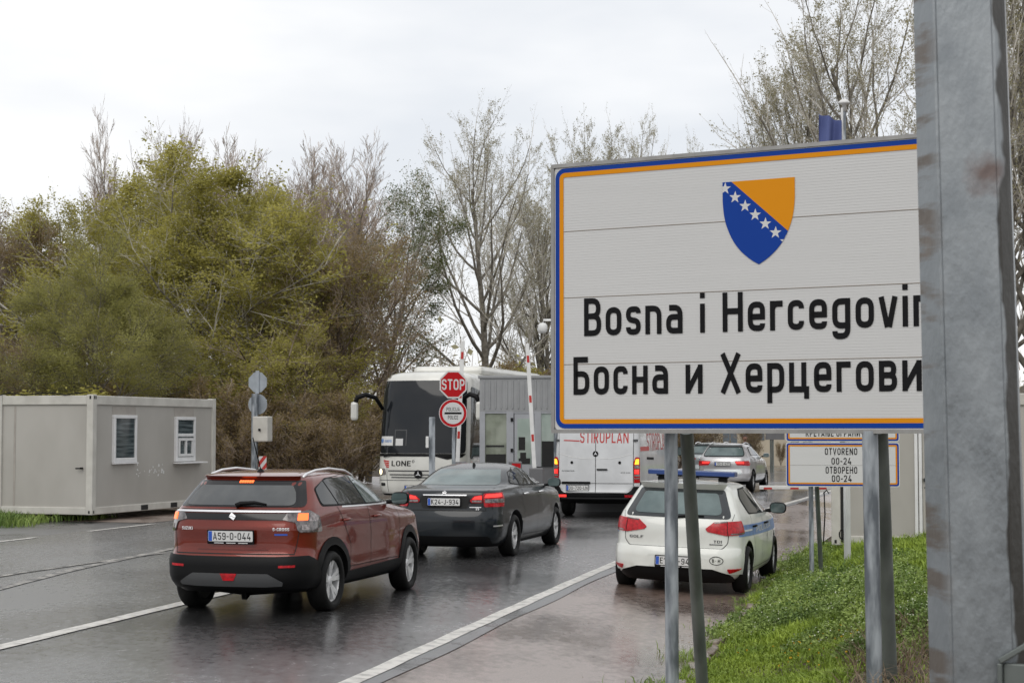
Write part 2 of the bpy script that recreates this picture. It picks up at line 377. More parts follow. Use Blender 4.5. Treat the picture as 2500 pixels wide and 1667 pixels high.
def G(ch):
    """glyph -> (width, strokes); a stroke is (points, closed)"""
    h = _h; b = h; t = 1 - h; XH = .74; x = XH - h; m = .52
    def box(r, tt=t, rad=.23, l=h, bb=b): return ([(l, bb, rad), (r, bb, rad), (r, tt, rad), (l, tt, rad)], True)
    def o(*p): return (list(p), False)
    W = .58; r = W - h; w5 = .52; r5 = w5 - h
    T = {
     'O': (W, [box(r)]), '0': (W, [box(r)]), 'О': (W, [box(r)]),
     'A': (.62, [o((h*.8, 0), (.31, 1 - h*.4), (.62 - h*.8, 0)), o((.13, .27), (.49, .27))]),
     'B': (.57, [([(h, b), (.57 - h, b, .2), (.57 - h, m, .2), (h, m)], True), o((h, m), (h, t), (.55 - h, t, .2), (.55 - h, m, .2), (h + .1, m))]),
     'C': (.54, [o((.54 - h, .3), (.54 - h, b, .22), (h, b, .22), (h, t, .22), (.54 - h, t, .22), (.54 - h, .7))]),
     'D': (W, [([(h, b), (r, b, .25), (r, t, .25), (h, t)], True)]),
     'E': (.5, [o((.5, t), (h, t), (h, b), (.5, b)), o((h, m), (.45, m))]),
     'F': (.5, [o((.5, t), (h, t), (h, 0)), o((h, m), (.45, m))]),
     'G': (.56, [o((.56 - h, .74), (.56 - h, t, .22), (h, t, .22), (h, b, .22), (.56 - h, b, .22), (.56 - h, .46), (.3, .46))]),
     'H': (.62, [o((h, 0), (h, 1)), o((.62 - h, 0), (.62 - h, 1)), o((h, m), (.62 - h, m))]),
     'I': (SWD, [o((h, 0), (h, 1))]),
     'J': (.46, [o((.46 - h, 1), (.46 - h, b, .2), (h, b, .2), (h, .28))]),
     'K': (.58, [o((h, 0), (h, 1)), o((.56 - h, 1), (h, .42)), o((.24, .55), (.58 - h, 0))]),
     'L': (.48, [o((h, 1), (h, b), (.48, b))]),
     'N': (.62, [o((h, 0), (h, 1)), o((.62 - h, 0), (.62 - h, 1)), o((h, .96), (.62 - h, .04))]),
     'P': (.56, [o((h, 0), (h, t), (.56 - h, t, .22), (.56 - h, .45, .22), (h, .45))]),
     'R': (.58, [o((h, 0), (h, t), (.56 - h, t, .22), (.56 - h, .46, .22), (h, .46)), o((.3, .46), (.58 - h, 0))]),
     'S': (.54, [o((.54 - h, .72), (.54 - h, t, .2), (h, t, .2), (h, .53, .2), (.54 - h, .49, .2), (.54 - h, b, .2), (h, b, .2), (h, .28))]),
     'T': (.54, [o((0, t), (.54, t)), o((.27, t), (.27, 0))]),
     'U': (W, [o((h, 1), (h, b, .23), (r, b, .23), (r, 1))]),
     'V': (.6, [o((h*.7, 1), (.3, h*.3), (.6 - h*.7, 1))]),
     'Z': (.54, [o((0, t), (.54 - h, t), (h, b), (.54, b))]),
     '1': (.34, [o((.34 - h, 0), (.34 - h, 1)), o((0, .72), (.34 - h, .96))]),
     '2': (.54, [o((h, .72), (h, t, .2), (.54 - h, t, .2), (.54 - h, .56, .15), (h, b), (.54, b))]),
     '3': (.54, [o((h, .76), (h, t, .18), (.54 - h, t, .2), (.54 - h, m, .2), (.22, m)), o((.22, m), (.54 - h, m, .2), (.54 - h, b, .2), (h, b, .2), (h, .26))]),
     '4': (.6, [o((.36, 1), (h, .27), (.6, .27)), o((.43, .5), (.43, 0))]),
     '5': (.54, [o((.52, t), (h, t), (h, .57), (.54 - h, .57, .2), (.54 - h, b, .2), (h, b, .2), (h, .24))]),
     '7': (.52, [o((0, t), (.52 - h, t), (.2, 0))]),
     '9': (.56, [box(.56 - h, t, .21, h, .44), o((.56 - h, .7), (.56 - h, b, .22), (h, b, .22), (h, .24))]),
     '-': (.34, [o((0, .45), (.34, .45))]), '.': (.2, [o((.1, .38), (.1, .54))]),
     'b': (w5, [o((h, 0), (h, 1)), ([(h, b), (r5, b, .2), (r5, x, .2), (h, x)], True)]),
     'o': (w5, [box(r5, x, .2)]), 'о': (w5, [box(r5, x, .2)]),
     's': (.48, [o((.48 - h, .56), (.48 - h, x, .16), (h, x, .16), (h, .40, .15), (.48 - h, .35, .15), (.48 - h, b, .16), (h, b, .16), (h, .2))]),
     'n': (w5, [o((h, 0), (h, XH)), o((h, x), (r5, x, .2), (r5, 0))]),
     'a': (w5, [o((h + .02, x), (r5, x, .19), (r5, 0)), ([(h, b, .15), (r5, b), (r5, .43), (h, .43, .15)], True)]),
     'i': (SWD, [o((h, 0), (h, XH)), o((h, .88), (h, 1.02))]),
     'e': (w5, [o((r5, .19), (r5, b, .19), (h, b, .2), (h, x, .2), (r5, x, .2), (r5, .36), (h, .36))]),
     'r': (.38, [o((h, 0), (h, XH)), o((h, x - .12), (h + .06, x, .12), (.38, x))]),
     'c': (.48, [o((.48 - h, .22), (.48 - h, b, .2), (h, b, .2), (h, x, .2), (.48 - h, x, .2), (.48 - h, .53))]),
     'g': (w5, [([(h, b, .2), (r5, b), (r5, x), (h, x, .2)], True), o((r5, x), (r5, -.26 + h, .19), (h, -.26 + h, .15), (h, -.06))]),
     'v': (.5, [o((h*.75, XH), (.225, .0)), o((.275, .0), (.5 - h*.75, XH))]),
     'Б': (.55, [o((.5, t), (h, t), (h, b), (.55 - h, b, .2), (.55 - h, .55, .2), (h, .55))]),
     'с': (.48, [o((.48 - h, .22), (.48 - h, b, .2), (h, b, .2), (h, x, .2), (.48 - h, x, .2), (.48 - h, .53))]),
     'н': (w5, [o((h, 0), (h, XH)), o((r5, 0), (r5, XH)), o((h, .38), (r5, .38))]),
     'и': (.55, [o((h, 0), (h, XH)), o((.55 - h, 0), (.55 - h, XH)), o((h, .06), (.55 - h, XH - .06))]),
     'Х': (.64, [o((h*.9, 0), (.64 - h*.9, 1)), o((h*.9, 1), (.64 - h*.9, 0))]),
     'р': (w5, [o((h, -.26), (h, x), (r5, x, .2), (r5, b, .2), (h, b))]),
     'ц': (.6, [o((h, XH), (h, b), (.6 - h, b), (.6 - h, -.16)), o((.52 - h, b), (.52 - h, XH))]),
     'г': (.42, [o((h, 0), (h, x), (.42, x))]),
     'в': (w5, [([(h, b), (r5, b, .17), (r5, .39, .15), (h, .39)], True), o((h, .39), (h, x), (r5 - .02, x, .15), (r5 - .02, .39, .15), (h + .1, .39))]),
     'Г': (.48, [o((h, 0), (h, t), (.48, t))]),
     'И': (.62, [o((h, 0), (h, 1)), o((.62 - h, 0), (.62 - h, 1)), o((h, .04), (.62 - h, .96))]),
     'Њ': (.84, [o((h, 0), (h, 1)), o((.45, 1), (.45, b), (.84 - h, b, .2), (.84 - h, m, .2), (h, m))]),
     'Ч': (.56, [o((h, 1), (h, .45, .2), (.56 - h, .45)), o((.56 - h, 0), (.56 - h, 1))]),
    }
    for a_, b_ in zip('АВЕКМНРСТа е', 'ABEKMHPCTa e'):
        if a_ not in T and b_ in T: T[a_] = T[b_]
    if ch == 'Н': return T['H']
    if ch == 'а': return T['a']
    if ch == 'е': return T['e']
    return T.get(ch, (.3, []))
def text_quads(txt, size, gap=.13, space=.34, width=None, weight=1.0):
    """quads (2-D) of a line of text starting at x=0, and its length"""
    x = 0; out = []
    for ch in txt:
        if ch == ' ': x += space; continue
        w, st = G(ch)
        for k, (pts, closed) in enumerate(st):
            for q in ribbon(fillet(pts, closed), SWD * weight, closed):
                out.append(([Vector((p.x + x, p.y)) for p in q], k))
        x += w + gap
    x -= gap
    sx = (width / (x * size)) if width else 1.0
    return [([Vector((p.x * size * sx, p.y * size)) for p in q], k) for q, k in out], x * size * sx
def put_text(mb, txt, size, M, mat=0, lift=0.0015, center=False, **kw):
    q, w = text_quads(txt, size, **kw)
    off = -w / 2 if center else 0
    for pts, k in q:
        mb.add([M @ Vector((p.x + off, p.y, lift + k * 0.0003)) for p in pts], [(0, 1, 2, 3)], mat)
    return w
def rrect(x0, y0, x1, y1, r, k=5):
    out = []
    for cx, cy, a0 in ((x1 - r, y1 - r, 0), (x0 + r, y1 - r, 90), (x0 + r, y0 + r, 180), (x1 - r, y0 + r, 270)):
        for i in range(k + 1):
            a = R(a0 + 90 * i / k); out.append((cx + r * math.cos(a), cy + r * math.sin(a)))
    return out
def arc(cx, cy, r, a0, a1, n=12):
    return [(cx + r * math.cos(R(a0 + (a1 - a0) * i / n)), cy + r * math.sin(R(a0 + (a1 - a0) * i / n))) for i in range(n + 1)]

# ------------------------------------------------------------------ vehicle shells: stacked plan contours
def pchip(xs, ys):
    xs, ys = np.array(xs, float), np.array(ys, float); h = np.diff(xs); d = np.diff(ys) / h
    m = np.zeros_like(ys); m[0], m[-1] = d[0], d[-1]
    for i in range(1, len(xs) - 1):
        if d[i - 1] * d[i] > 0:
            w1, w2 = 2 * h[i] + h[i - 1], h[i] + 2 * h[i - 1]
            m[i] = (w1 + w2) / (w1 / d[i - 1] + w2 / d[i])
    def f(x):
        x = min(max(x, xs[0]), xs[-1]); i = min(len(xs) - 2, max(0, int(np.searchsorted(xs, x) - 1)))
        t = (x - xs[i]) / h[i]; t2, t3 = t * t, t * t * t
        return (2*t3 - 3*t2 + 1) * ys[i] + (t3 - 2*t2 + t) * h[i] * m[i] + (-2*t3 + 3*t2) * ys[i+1] + (t3 - t2) * h[i] * m[i+1]
    return f
class Shell:
    """rows: (z, rear x, front x, half width, corner radius). x runs forward from the rear bumper, r = to the right."""
    def __init__(s, rows, axles, bow=0.10, tapr=0.05, tapf=0.06, flare=0.02, wheel_r=0.33, flare_z=.75, fc=None):
        z = [q[0] for q in rows]
        s.f = [pchip(z, [q[k] for q in rows]) for k in (1, 2, 3, 4)]
        s.z0, s.z1 = z[0], z[-1]; s.axles = axles; s.bow, s.tapr, s.tapf, s.flare, s.wr, s.fz = bow, tapr, tapf, flare, wheel_r, flare_z
        s.fc = fc; s.cache = {}; s.rows = rows
    def contour(s, z):
        key = round(z, 5)
        if key in s.cache: return s.cache[key]
        xr, xf, w, rc = (f(z) for f in s.f)
        Ln = xf - xr
        rc = min(rc, w * .9, Ln * .3); wr, wf = w * (1 - s.tapr), w * (1 - s.tapf)
        fc = min(s.fc or rc * 1.5, wf * .9, Ln * .3); bow = min(s.bow, Ln * .1)
        pts = []
        e = wr - rc
        for i in range(9):
            r = e * i / 8; pts.append((xr + bow * (r / w) ** 2, r))
        x0 = pts[-1][0]; sl = 2 * bow * e / w / w
        for i in range(1, 10):
            a = PI / 2 * i / 9; rx = rc * 1.15
            pts.append((x0 + rx * (1 - math.cos(a)) + sl * rc * math.sin(a) * .8, e + rc * math.sin(a)))
        ef = wf - fc; x3 = xf - bow * 1.6 * (ef / w) ** 2
        xs0, xs1 = pts[-1][0], x3 - fc * 1.1
        if xs1 < xs0 + .02: xs1 = xs0 + .02
        for i in range(1, 41):
            v = i / 40; x = xs0 + (xs1 - xs0) * v
            r = w - w * s.tapr * max(0, 1 - v / .45) ** 2 - w * s.tapf * max(0, (v - .6) / .4) ** 2
            if s.flare and z < s.fz:
                k = min(1, (s.fz - z) / .18)
                for ax in s.axles: r += s.flare * k * math.exp(-((x - ax) / .46) ** 4)
            pts.append((x, r))
        xl, rl = pts[-1]
        for i in range(1, 9):
            a = PI / 2 * i / 8
            pts.append((xl + (x3 - xl) * math.sin(a), ef + (rl - ef) * math.cos(a)))
        for i in range(1, 7):
            r = ef * (1 - i / 6); pts.append((xf - bow * 1.6 * (r / w) ** 2, r))
        P = np.array(pts); S = np.concatenate([[0], np.cumsum(np.hypot(*np.diff(P, axis=0).T))])
        s.cache[key] = (P, S); return P, S
    def ev(s, sc, z):
        """surface point at signed arc length sc from the rear centre (right positive) and height z"""
        z = min(max(z, s.z0 + 1e-4), s.z1 - 1e-4)
        P, S = s.contour(z); a = abs(sc)
        x = np.interp(a, S, P[:, 0]); r = np.interp(a, S, P[:, 1])
        return Vector((x, -r if sc >= 0 else r, z))          # car y axis points left
    def nor(s, sc, z):
        e = .012
        a = s.ev(sc + e, z) - s.ev(sc - e, z); b = s.ev(sc, z + e) - s.ev(sc, z - e)
        n = b.cross(a); n.normalize()
        c = s.ev(sc, z) - Vector((2.0, 0, z))
        return n if n.dot(Vector((c.x, c.y, .3))) > 0 else -n
    def levels(s):
        z = [q[0] for q in s.rows]; out = []
        for a, b in zip(z[:-1], z[1:]):
            n = max(2, int((b - a) / .022)); out += [a + (b - a) * i / n for i in range(n)]
        return out + [z[-1]]
    def mesh(s, name, mats, parent, dark_below=None, wells=True, well_r=None):
        lv = s.levels(); V = []; Fc = []; mi = []
        P0, _ = s.contour(lv[0]); n1 = len(P0); n = 2 * n1 - 2
        for z in lv:
            P, _ = s.contour(z)
            V += [(p[0], -p[1], z) for p in P] + [(p[0], p[1], z) for p in P[-2:0:-1]]
        for i in range(len(lv) - 1):
            for k in range(n):
                Fc.append((i * n + k, i * n + (k + 1) % n, (i + 1) * n + (k + 1) % n, (i + 1) * n + k))
                mi.append(1 if dark_below and (lv[i] + lv[i + 1]) / 2 < dark_below else 0)
        Fc.append(tuple(range(n))[::-1]); mi.append(1)
        Fc.append(tuple((len(lv) - 1) * n + k for k in range(n))); mi.append(0)
        me = bpy.data.meshes.new(name); me.from_pydata(V, [], Fc)
        for m in mats: me.materials.append(m)
        me.polygons.foreach_set('material_index', mi); me.polygons.foreach_set('use_smooth', [True] * (len(Fc) - 2) + [False, True]); me.update()
        bm = bmesh.new(); bm.from_mesh(me); bmesh.ops.recalc_face_normals(bm, faces=bm.faces); bm.to_mesh(me)
        s.bvh = BVHTree.FromBMesh(bm); bm.free()
        o = bpy.data.objects.new(name, me); COL.objects.link(o)
        if wells:
            cb = MB(); wr = well_r or s.wr + .055
            for ax in s.axles:
                w = s.contour(.5)[0][:, 1].max()
                for sg in (-1, 1):
                    Mx = Matrix.Translation((ax, sg * (w - .30), s.wr)) @ Matrix.Rotation(-sg * PI / 2, 4, 'X')
                    cb.lathe([(0.001, 0), (wr, 0), (wr, .5), (0.001, .5)], Mx, 40, 1)
            cbo = cb.build('cutter', [mats[0], M['plastic']])
            cm = bmesh.new(); cm.from_mesh(cbo.data); bmesh.ops.remove_doubles(cm, verts=cm.verts, dist=.002); bmesh.ops.recalc_face_normals(cm, faces=cm.faces); cm.to_mesh(cbo.data); cm.free()
            md = o.modifiers.new('cut', 'BOOLEAN'); md.object = cbo; md.operation = 'DIFFERENCE'; md.solver = 'EXACT'
            dg = bpy.context.evaluated_depsgraph_get()
            nm = bpy.data.meshes.new_from_object(o.evaluated_get(dg))
            o.modifiers.clear(); o.data = nm; nm.name = name
            bpy.data.objects.remove(cbo)
        o.parent = parent
        return o
    # ---- panels laid over the shell
    def mapper(s, mode, side=1):
        if mode == 'wrap':
            return lambda a, b: (s.ev(a, b), s.nor(a, b))
        if mode == 'side':       # a = x, b = z ; side +1 = right (-y)
            def f(a, b):
                h = s.bvh.ray_cast(Vector((a, -side * 4, b)), Vector((0, side, 0)))
                if h[0] is None: return Vector((a, 0, b)), Vector((0, -side, 0))
                return h[0], (h[1] if h[1].y * -side > 0 else -h[1])
            return f
        if mode == 'rear':       # a = r, b = z
            def f(a, b):
                h = s.bvh.ray_cast(Vector((-4, -a, b)), Vector((1, 0, 0)))
                return (h[0], h[1] if h[1].x < 0 else -h[1]) if h[0] else (Vector((0, -a, b)), Vector((-1, 0, 0)))
            return f
        if mode == 'top':        # a = x, b = r
            def f(a, b):
                h = s.bvh.ray_cast(Vector((a, -b, 6)), Vector((0, 0, -1)))
                return (h[0], h[1] if h[1].z > 0 else -h[1]) if h[0] else (Vector((a, -b, 1)), Vector((0, 0, 1)))
            return f
    def panel(s, mb, pts, mode='wrap', side=1, off=.006, mat=0, step=.05, k=4, sink=.012, mirror=False, lift=None):
        """thick skin in the outline pts (2-D of the mode; third value rounds the corner), standing off the shell"""
        for sg in ((1, -1) if mirror else (1,)):
            mp = s.mapper(mode, side * sg if mode == 'side' else side)
            P = fillet(pts, True, k)
            if mirror and sg == -1 and mode in ('wrap', 'rear'): P = [Vector((-p.x, p.y)) for p in P]
            if mirror and sg == -1 and mode == 'top': P = [Vector((p.x, -p.y)) for p in P]
            Q = []
            for i, p in enumerate(P):
                q = P[(i + 1) % len(P)]; n = max(1, int((q - p).length / step))
                Q += [p.lerp(q, j / n) for j in range(n)]
            ar = sum(Q[i].x * Q[(i + 1) % len(Q)].y - Q[(i + 1) % len(Q)].x * Q[i].y for i in range(len(Q)))
            if ar < 0: Q = Q[::-1]
            xs = [p.x for p in Q]; ys = [p.y for p in Q]; pin = []
            nx, ny = int((max(xs) - min(xs)) / step), int((max(ys) - min(ys)) / step)
            for i in range(1, nx + 1):
                for j in range(1, ny + 1):
                    c = Vector((min(xs) + i * (max(xs) - min(xs)) / (nx + 1), min(ys) + j * (max(ys) - min(ys)) / (ny + 1)))
                    ins = False; dm = 9
                    for a in range(len(Q)):
                        p, q = Q[a], Q[(a + 1) % len(Q)]
                        if (p.y > c.y) != (q.y > c.y) and c.x < (q.x - p.x) * (c.y - p.y) / (q.y - p.y) + p.x: ins = not ins
                        dm = min(dm, (p - c).length)
                    if ins and dm > step * .45: pin.append(c)
            n = len(Q)
            vo, _, fo, *_ = delaunay_2d_cdt(Q + pin, [(i, (i + 1) % n) for i in range(n)], [], 1, 1e-5)
            VV = []
            for c in vo:
                p, nn = mp(c.x, c.y); VV.append(p + nn * (off if lift is None else lift(c.x, c.y)))
            fl = [tuple(f) for f in fo]
            if fl:
                a, b, c = (VV[i] for i in fl[0][:3]); nn = mp(vo[fl[0][0]].x, vo[fl[0][0]].y)[1]
                if (b - a).cross(c - a).dot(nn) < 0: fl = [f[::-1] for f in fl]
            mb.add(VV, fl, mat, True)
            O = []; I = []
            for c in Q:
                p, nn = mp(c.x, c.y); O.append(p + nn * (off if lift is None else lift(c.x, c.y))); I.append(p - nn * sink)
            mb.add(O + I, [(i, (i + 1) % n, n + (i + 1) % n, n + i) for i in range(n)], mat)
    def seam(s, mb, pts, mode='wrap', side=1, w=.008, off=.003, mat=0, step=.04, closed=False, mirror=False):
        """thin line laid on the shell"""
        for sg in ((1, -1) if mirror else (1,)):
            mp = s.mapper(mode, side * sg if mode == 'side' else side)
            P = fillet(pts, closed, 4)
            if mirror and sg == -1 and mode in ('wrap', 'rear'): P = [Vector((-p.x, p.y)) for p in P]
            Q = []
            for i in range(len(P) if closed else len(P) - 1):
                p, q = P[i], P[(i + 1) % len(P)]; n = max(1, int((q - p).length / step)); Q += [p.lerp(q, j / n) for j in range(n)]
            if not closed: Q.append(P[-1])
            for q in ribbon(Q, w, closed):
                V = []
                for c in q:
                    p, nn = mp(c.x, c.y); V.append(p + nn * off)
                mb.add(V, [(0, 1, 2, 3)], mat, True)
    def text(s, mb, txt, size, a, b, mode='wrap', side=1, off=.006, mat=0, **kw):
        mp = s.mapper(mode, side); q, w = text_quads(txt, size, **kw)
        for pts, k in q:
            V = []
            for p in pts:
                aa = a + p.x if not (mode == 'side' and side == -1) else a - p.x
                P_, nn = mp(aa, b + p.y); V.append(P_ + nn * (off + k * .0006))
            mb.add(V, [(0, 1, 2, 3)], mat)

def make_wheel(parent, x, y, r, rim_r, width, side, style=0, spokes=5, rim_mat=None, turn=0.0):
    """wheel > tyre, rim; side +1 right (outer face looks to -y)"""
    Mx = Matrix.Rotation(side * PI / 2, 4, 'X')      # local +z points outward
    hb = MB(); hb.lathe([(.001, -.10), (rim_r * .955, -.105), (rim_r * .955, -.05), (.001, -.045)], Mx, 24, 0, False)  # dark disc fills the rim, standing for the shade inside the wheel
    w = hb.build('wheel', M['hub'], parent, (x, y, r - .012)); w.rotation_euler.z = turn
    h = width / 2
    tb = MB(); tb.lathe([(rim_r, -h), (rim_r + .02, -h - .006), (r - .03, -h), (r - .006, -h + .03), (r, 0), (r - .006, h - .03), (r - .03, h), (rim_r + .02, h + .006), (rim_r, h), (rim_r - .02, h - .02), (rim_r - .02, -h), (rim_r, -h)], Mx, 40)
    tb.build('tyre', M['rubber'], w)
    rb = MB(); rb.lathe([(rim_r - .02, -h * .9), (rim_r - .025, h * .55), (rim_r - .012, h - .012), (rim_r + .004, h - .004), (rim_r + .006, h - .012)], Mx, 40)
    rb.lathe([(.001, h * .62), (.035, h * .62), (.062, h * .5), (.07, h * .3), (.07, 0)], Mx, 20)
    for k in range(spokes):
        a = 2 * PI * k / spokes + .3
        for da in ((-.13, .13) if style == 0 else (0,)):
            ww = .027 if style == 0 else .04
            c, s_ = math.cos(a + da * .6), math.sin(a + da * .6); c2, s2 = math.cos(a + da * 1.5), math.sin(a + da * 1.5)
            p0 = Vector((c * .05, s_ * .05, h * .5)); p1 = Vector((c2 * (rim_r - .012), s2 * (rim_r - .012), h * .72))
            t = (p1 - p0).normalized(); sd = Vector((-t.y, t.x, 0)).normalized()
            V = [p0 - sd * ww * .75, p0 + sd * ww * .75, p1 + sd * ww, p1 - sd * ww]
            B = [v - Vector((0, 0, .045)) for v in V]
            rb.add([Mx @ v for v in V + B], [(0, 1, 2, 3), (0, 4, 5, 1), (1, 5, 6, 2), (2, 6, 7, 3), (3, 7, 4, 0)], 0)
    rb.build('rim', rim_mat or M['alloy'], w)
    return w
def plate(parent, c, txt, tilt=0.0, width=.52, height=.112, txw=None, name='licence_plate', face=PI, sub=None, tone=None):
    """licence plate at c facing -x (face=PI) with blue strip and characters"""
    mb = MB()
    X = Matrix.Translation(Vector(c)) @ Matrix(((0, 0, -1, 0), (-1, 0, 0, 0), (0, 1, 0, 0), (0, 0, 0, 1))) @ Matrix.Rotation(-tilt, 4, 'X')
    w, h = width / 2, height / 2
    mb.prism(rrect(-w - .012, -h - (.03 if sub else .012), w + .012, h + .012, .012, 3), X, .012, 0)
    Z = X @ Matrix.Translation((0, 0, .012))
    mb.prism(rrect(-w, -h, w, h, .01, 3), Z, .003, 1)
    mb.prism([(-w + .004, -h + .004), (-w + .046, -h + .004), (-w + .046, h - .004), (-w + .004, h - .004)], Z, .0045, 2)
    if txt:
        put_text(mb, txt, .078, Z @ Matrix.Translation((-w + .058, -.039, .003)), 0, .0012, width=width - .08, gap=.16, weight=.9)
    if sub:
        for a, b in ((-.19, -.08), (-.05, .06), (.09, .2)):
            mb.prism([(a, -h - .021), (b, -h - .021), (b, -h - .012), (a, -h - .012)], Z, .0012, 1)
    return mb.build(name, [M['black'], tone or M['plate_white'], M['plate_blue']], parent)
def mirror_part(parent, x, r, z, body, side, size=1.0):
    mb = MB()
    y = -side * r
    bm = bmesh.new(); bmesh.ops.create_uvsphere(bm, u_segments=16, v_segments=10, radius=1)
    for v in bm.verts:
        p = v.co; sq = lambda a: math.copysign(abs(a) ** .72, a)
        v.co = Vector((sq(p.x) * .085 if p.x > 0 else p.x * .035, sq(p.y) * .115, sq(p.z) * .078)) * size
    V = [v.co + Vector((x, y - side * .14 * size, z)) for v in bm.verts]; Fc = [[v.index for v in f.verts] for f in bm.faces]; bm.free()
    mb.add(V, Fc, 0, True)
    mb.tube((x + .02, y + side * .04, z - .05), (x + .02, y - side * .06, z - .035), .022 * size, .03 * size, 8, 1)
    o = mb.build('wing_mirror', [body, M['plastic']], parent)
    g = MB(); q = rrect(-.098 * size, -.062 * size, .098 * size, .062 * size, .045 * size, 4)
    X = Matrix.Translation((x - .035 * size, y - side * .14 * size, z)) @ Matrix(((0, 0, -1, 0), (-1, 0, 0, 0), (0, 1, 0, 0), (0, 0, 0, 1)))
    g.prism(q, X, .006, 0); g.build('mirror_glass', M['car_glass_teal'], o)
    return o
def handle_part(sh, parent, x, z, side, m, name='door_handle'):
    mb = MB(); P, n = sh.mapper('side', side)(x, z)
    mb.path([P + n * .004 + Vector((-.1, 0, 0)), P + n * .035 + Vector((-.07, 0, .003)), P + n * .04 + Vector((0, 0, .006)), P + n * .035 + Vector((.07, 0, .004)), P + n * .004 + Vector((.1, 0, 0))], [.012, .015, .016, .015, .012], 8)
    return mb.build(name, m, parent)
# ------------------------------------------------------------------ ground, road, markings (sheets a few mm apart)
def sheet(name, ss, ts, zf, m, kind='structure', jit=0.0):
    V = []; Fc = []
    for t in ts:
        for s in ss:
            s2 = s(t) if callable(s) else s
            x, y = st2xy(s2, t); V.append((x, y, zf(s2, t) + (dip(t) if name not in ('ground', 'land', 'far_land') else 0)))
    n = len(ss)
    for i in range(len(ts) - 1):
        for j in range(n - 1): Fc.append((i * n + j, i * n + j + 1, (i + 1) * n + j + 1, (i + 1) * n + j))
    mb = MB(); mb.add(V, Fc, 0, True); o = mb.build(name, m); tag(o, kind=kind); return o
fr = lambda a, b, n: [a + (b - a) * i / n for i in range(n + 1)]
TS = fr(-6, 70, 152) + [75, 80, 90, 100, 120, 150, 200, 300, 450]
def gz(s, t):
    return ground_z(s, t) - (0.035 if -26 < s < -2.05 else 0.0) - 0.02
sheet('ground', [-1500, -600, -250, -120, -80, -60, -50, -40, -34, -30, -26.2, -26, -20, -16, -12, -8, -6.5, -4, -2.1, -2.0] + fr(-1.9, 1.5, 17) + [2, 3, 4.5, 6, 9, 14, 20, 30, 50, 80, 150, 400, 1000], [-60, -20] + TS + [800, 1500], gz, M['soil'])
sheet('land', [-1500, -300, -100, -60, -40, -30, -23.5], [0, 10, 20] + fr(24, 70, 30) + [80, 100, 140, 200, 400, 900, 1500], lambda s, t: gz(s, t) + .012 + .03 * math.sin(s * 1.3 + t), M['land'])
sheet('far_land', [-5.0, 5, 12, 25, 60, 150, 400, 1000], [78, 84, 92, 110, 150, 250, 500, 900, 1500], lambda s, t: .10 * sstep(78, 84, t) - .16, M['land'])
sheet('road', [-15.95, -12, -9, -6.5] + fr(-6.4, -4.2, 4), TS, lambda s, t: road_z(s), M['asphalt'])
sheet('left_apron', [-26, -22, -18, -15.95], fr(-6, 36.2, 60), lambda s, t: road_z(s) - .004, M['asphalt_new'])
ap = sheet('concrete_apron', [-26, -22, -18, lambda t: -15.97 - .25 * sstep(36, 30, t)], fr(34.2, 72, 60), lambda s, t: road_z(s) + .004, M['apron'])
sheet('asphalt_strip', [lambda t: -4.30, lambda t: -4.13 + .02 * math.sin(t * 1.3)], TS, lambda s, t: road_z(s) + .003, M['asphalt_new'])
sheet('shoulder', fr(-4.16, -1.85, 5), TS, lambda s, t: road_z(s) - .003, M['shoulder'])
def strip(name, pts, w, m, dz=.008):
    """painted line through (s, t) points"""
    V = []; Fc = []
    P = []
    for i in range(len(pts) - 1):
        n = max(1, int(abs(pts[i + 1][1] - pts[i][1]) / .6) + 1)
        P += [Vector(pts[i]).lerp(Vector(pts[i + 1]), j / n) for j in range(n)]
    P.append(Vector(pts[-1]))
    for i, p in enumerate(P):
        d = (P[min(i + 1, len(P) - 1)] - P[max(0, i - 1)]).normalized(); nn = Vector((d.y, -d.x))
        for k in (-1, 1):
            q = p + nn * w / 2 * k + nn * .006 * math.sin(p.y * 7.1) ; x, y = st2xy(q.x, q.y); V.append((x, y, road_z(q.x) + dz + dip(q.y)))
    for i in range(len(P) - 1): Fc.append((2 * i, 2 * i + 1, 2 * i + 3, 2 * i + 2))
    mb = MB(); mb.add(V, Fc); o = mb.build(name, m); tag(o, kind='structure'); return o
strip('edge_line', [(-4.36, -6), (-4.36, 110)], .15, M['paint_line'])
strip('lane_line', [(-8.0, -6), (-8.06, 21), (-8.12, 28)], .19, M['paint_line'])
strip('lane_line', [(-8.15, 31), (-8.15, 34)], .15, M['paint_old']); strip('lane_line', [(-8.15, 44), (-8.15, 66)], .12, M['paint_old'])
strip('curved_line', [(-10.2, 10), (-10.75, 18), (-11.5, 22.5), (-12.0, 27), (-12.1, 33)], .16, M['paint_old'])
strip('curved_line', [(-11.9, 14), (-11.95, 22), (-11.7, 26)], .09, M['paint_old'], .010)
for a, b in ((20, 24.5), (26.5, 29.2), (31.2, 34.0), (35.4, 46), (48, 70)): strip('left_edge_line', [(-15.75, a), (-15.75, b)], .13, M['paint_line'])
# broken kerb stones half buried at the foot of the bank
mb = MB()
for k in range(34):
    t = 8 + k * .62; s = -1.86 + random.uniform(-.05, .04); x, y = st2xy(s, t)
    mb.box((x, y, road_z(s) - .01), (.09 + random.random() * .12, .2 + random.random() * .35, .05 + random.random() * .05), rz=-ROADA + random.uniform(-.3, .3), bevel=.02)
o = mb.build('kerb', M['apron']); tag(o, kind='structure')

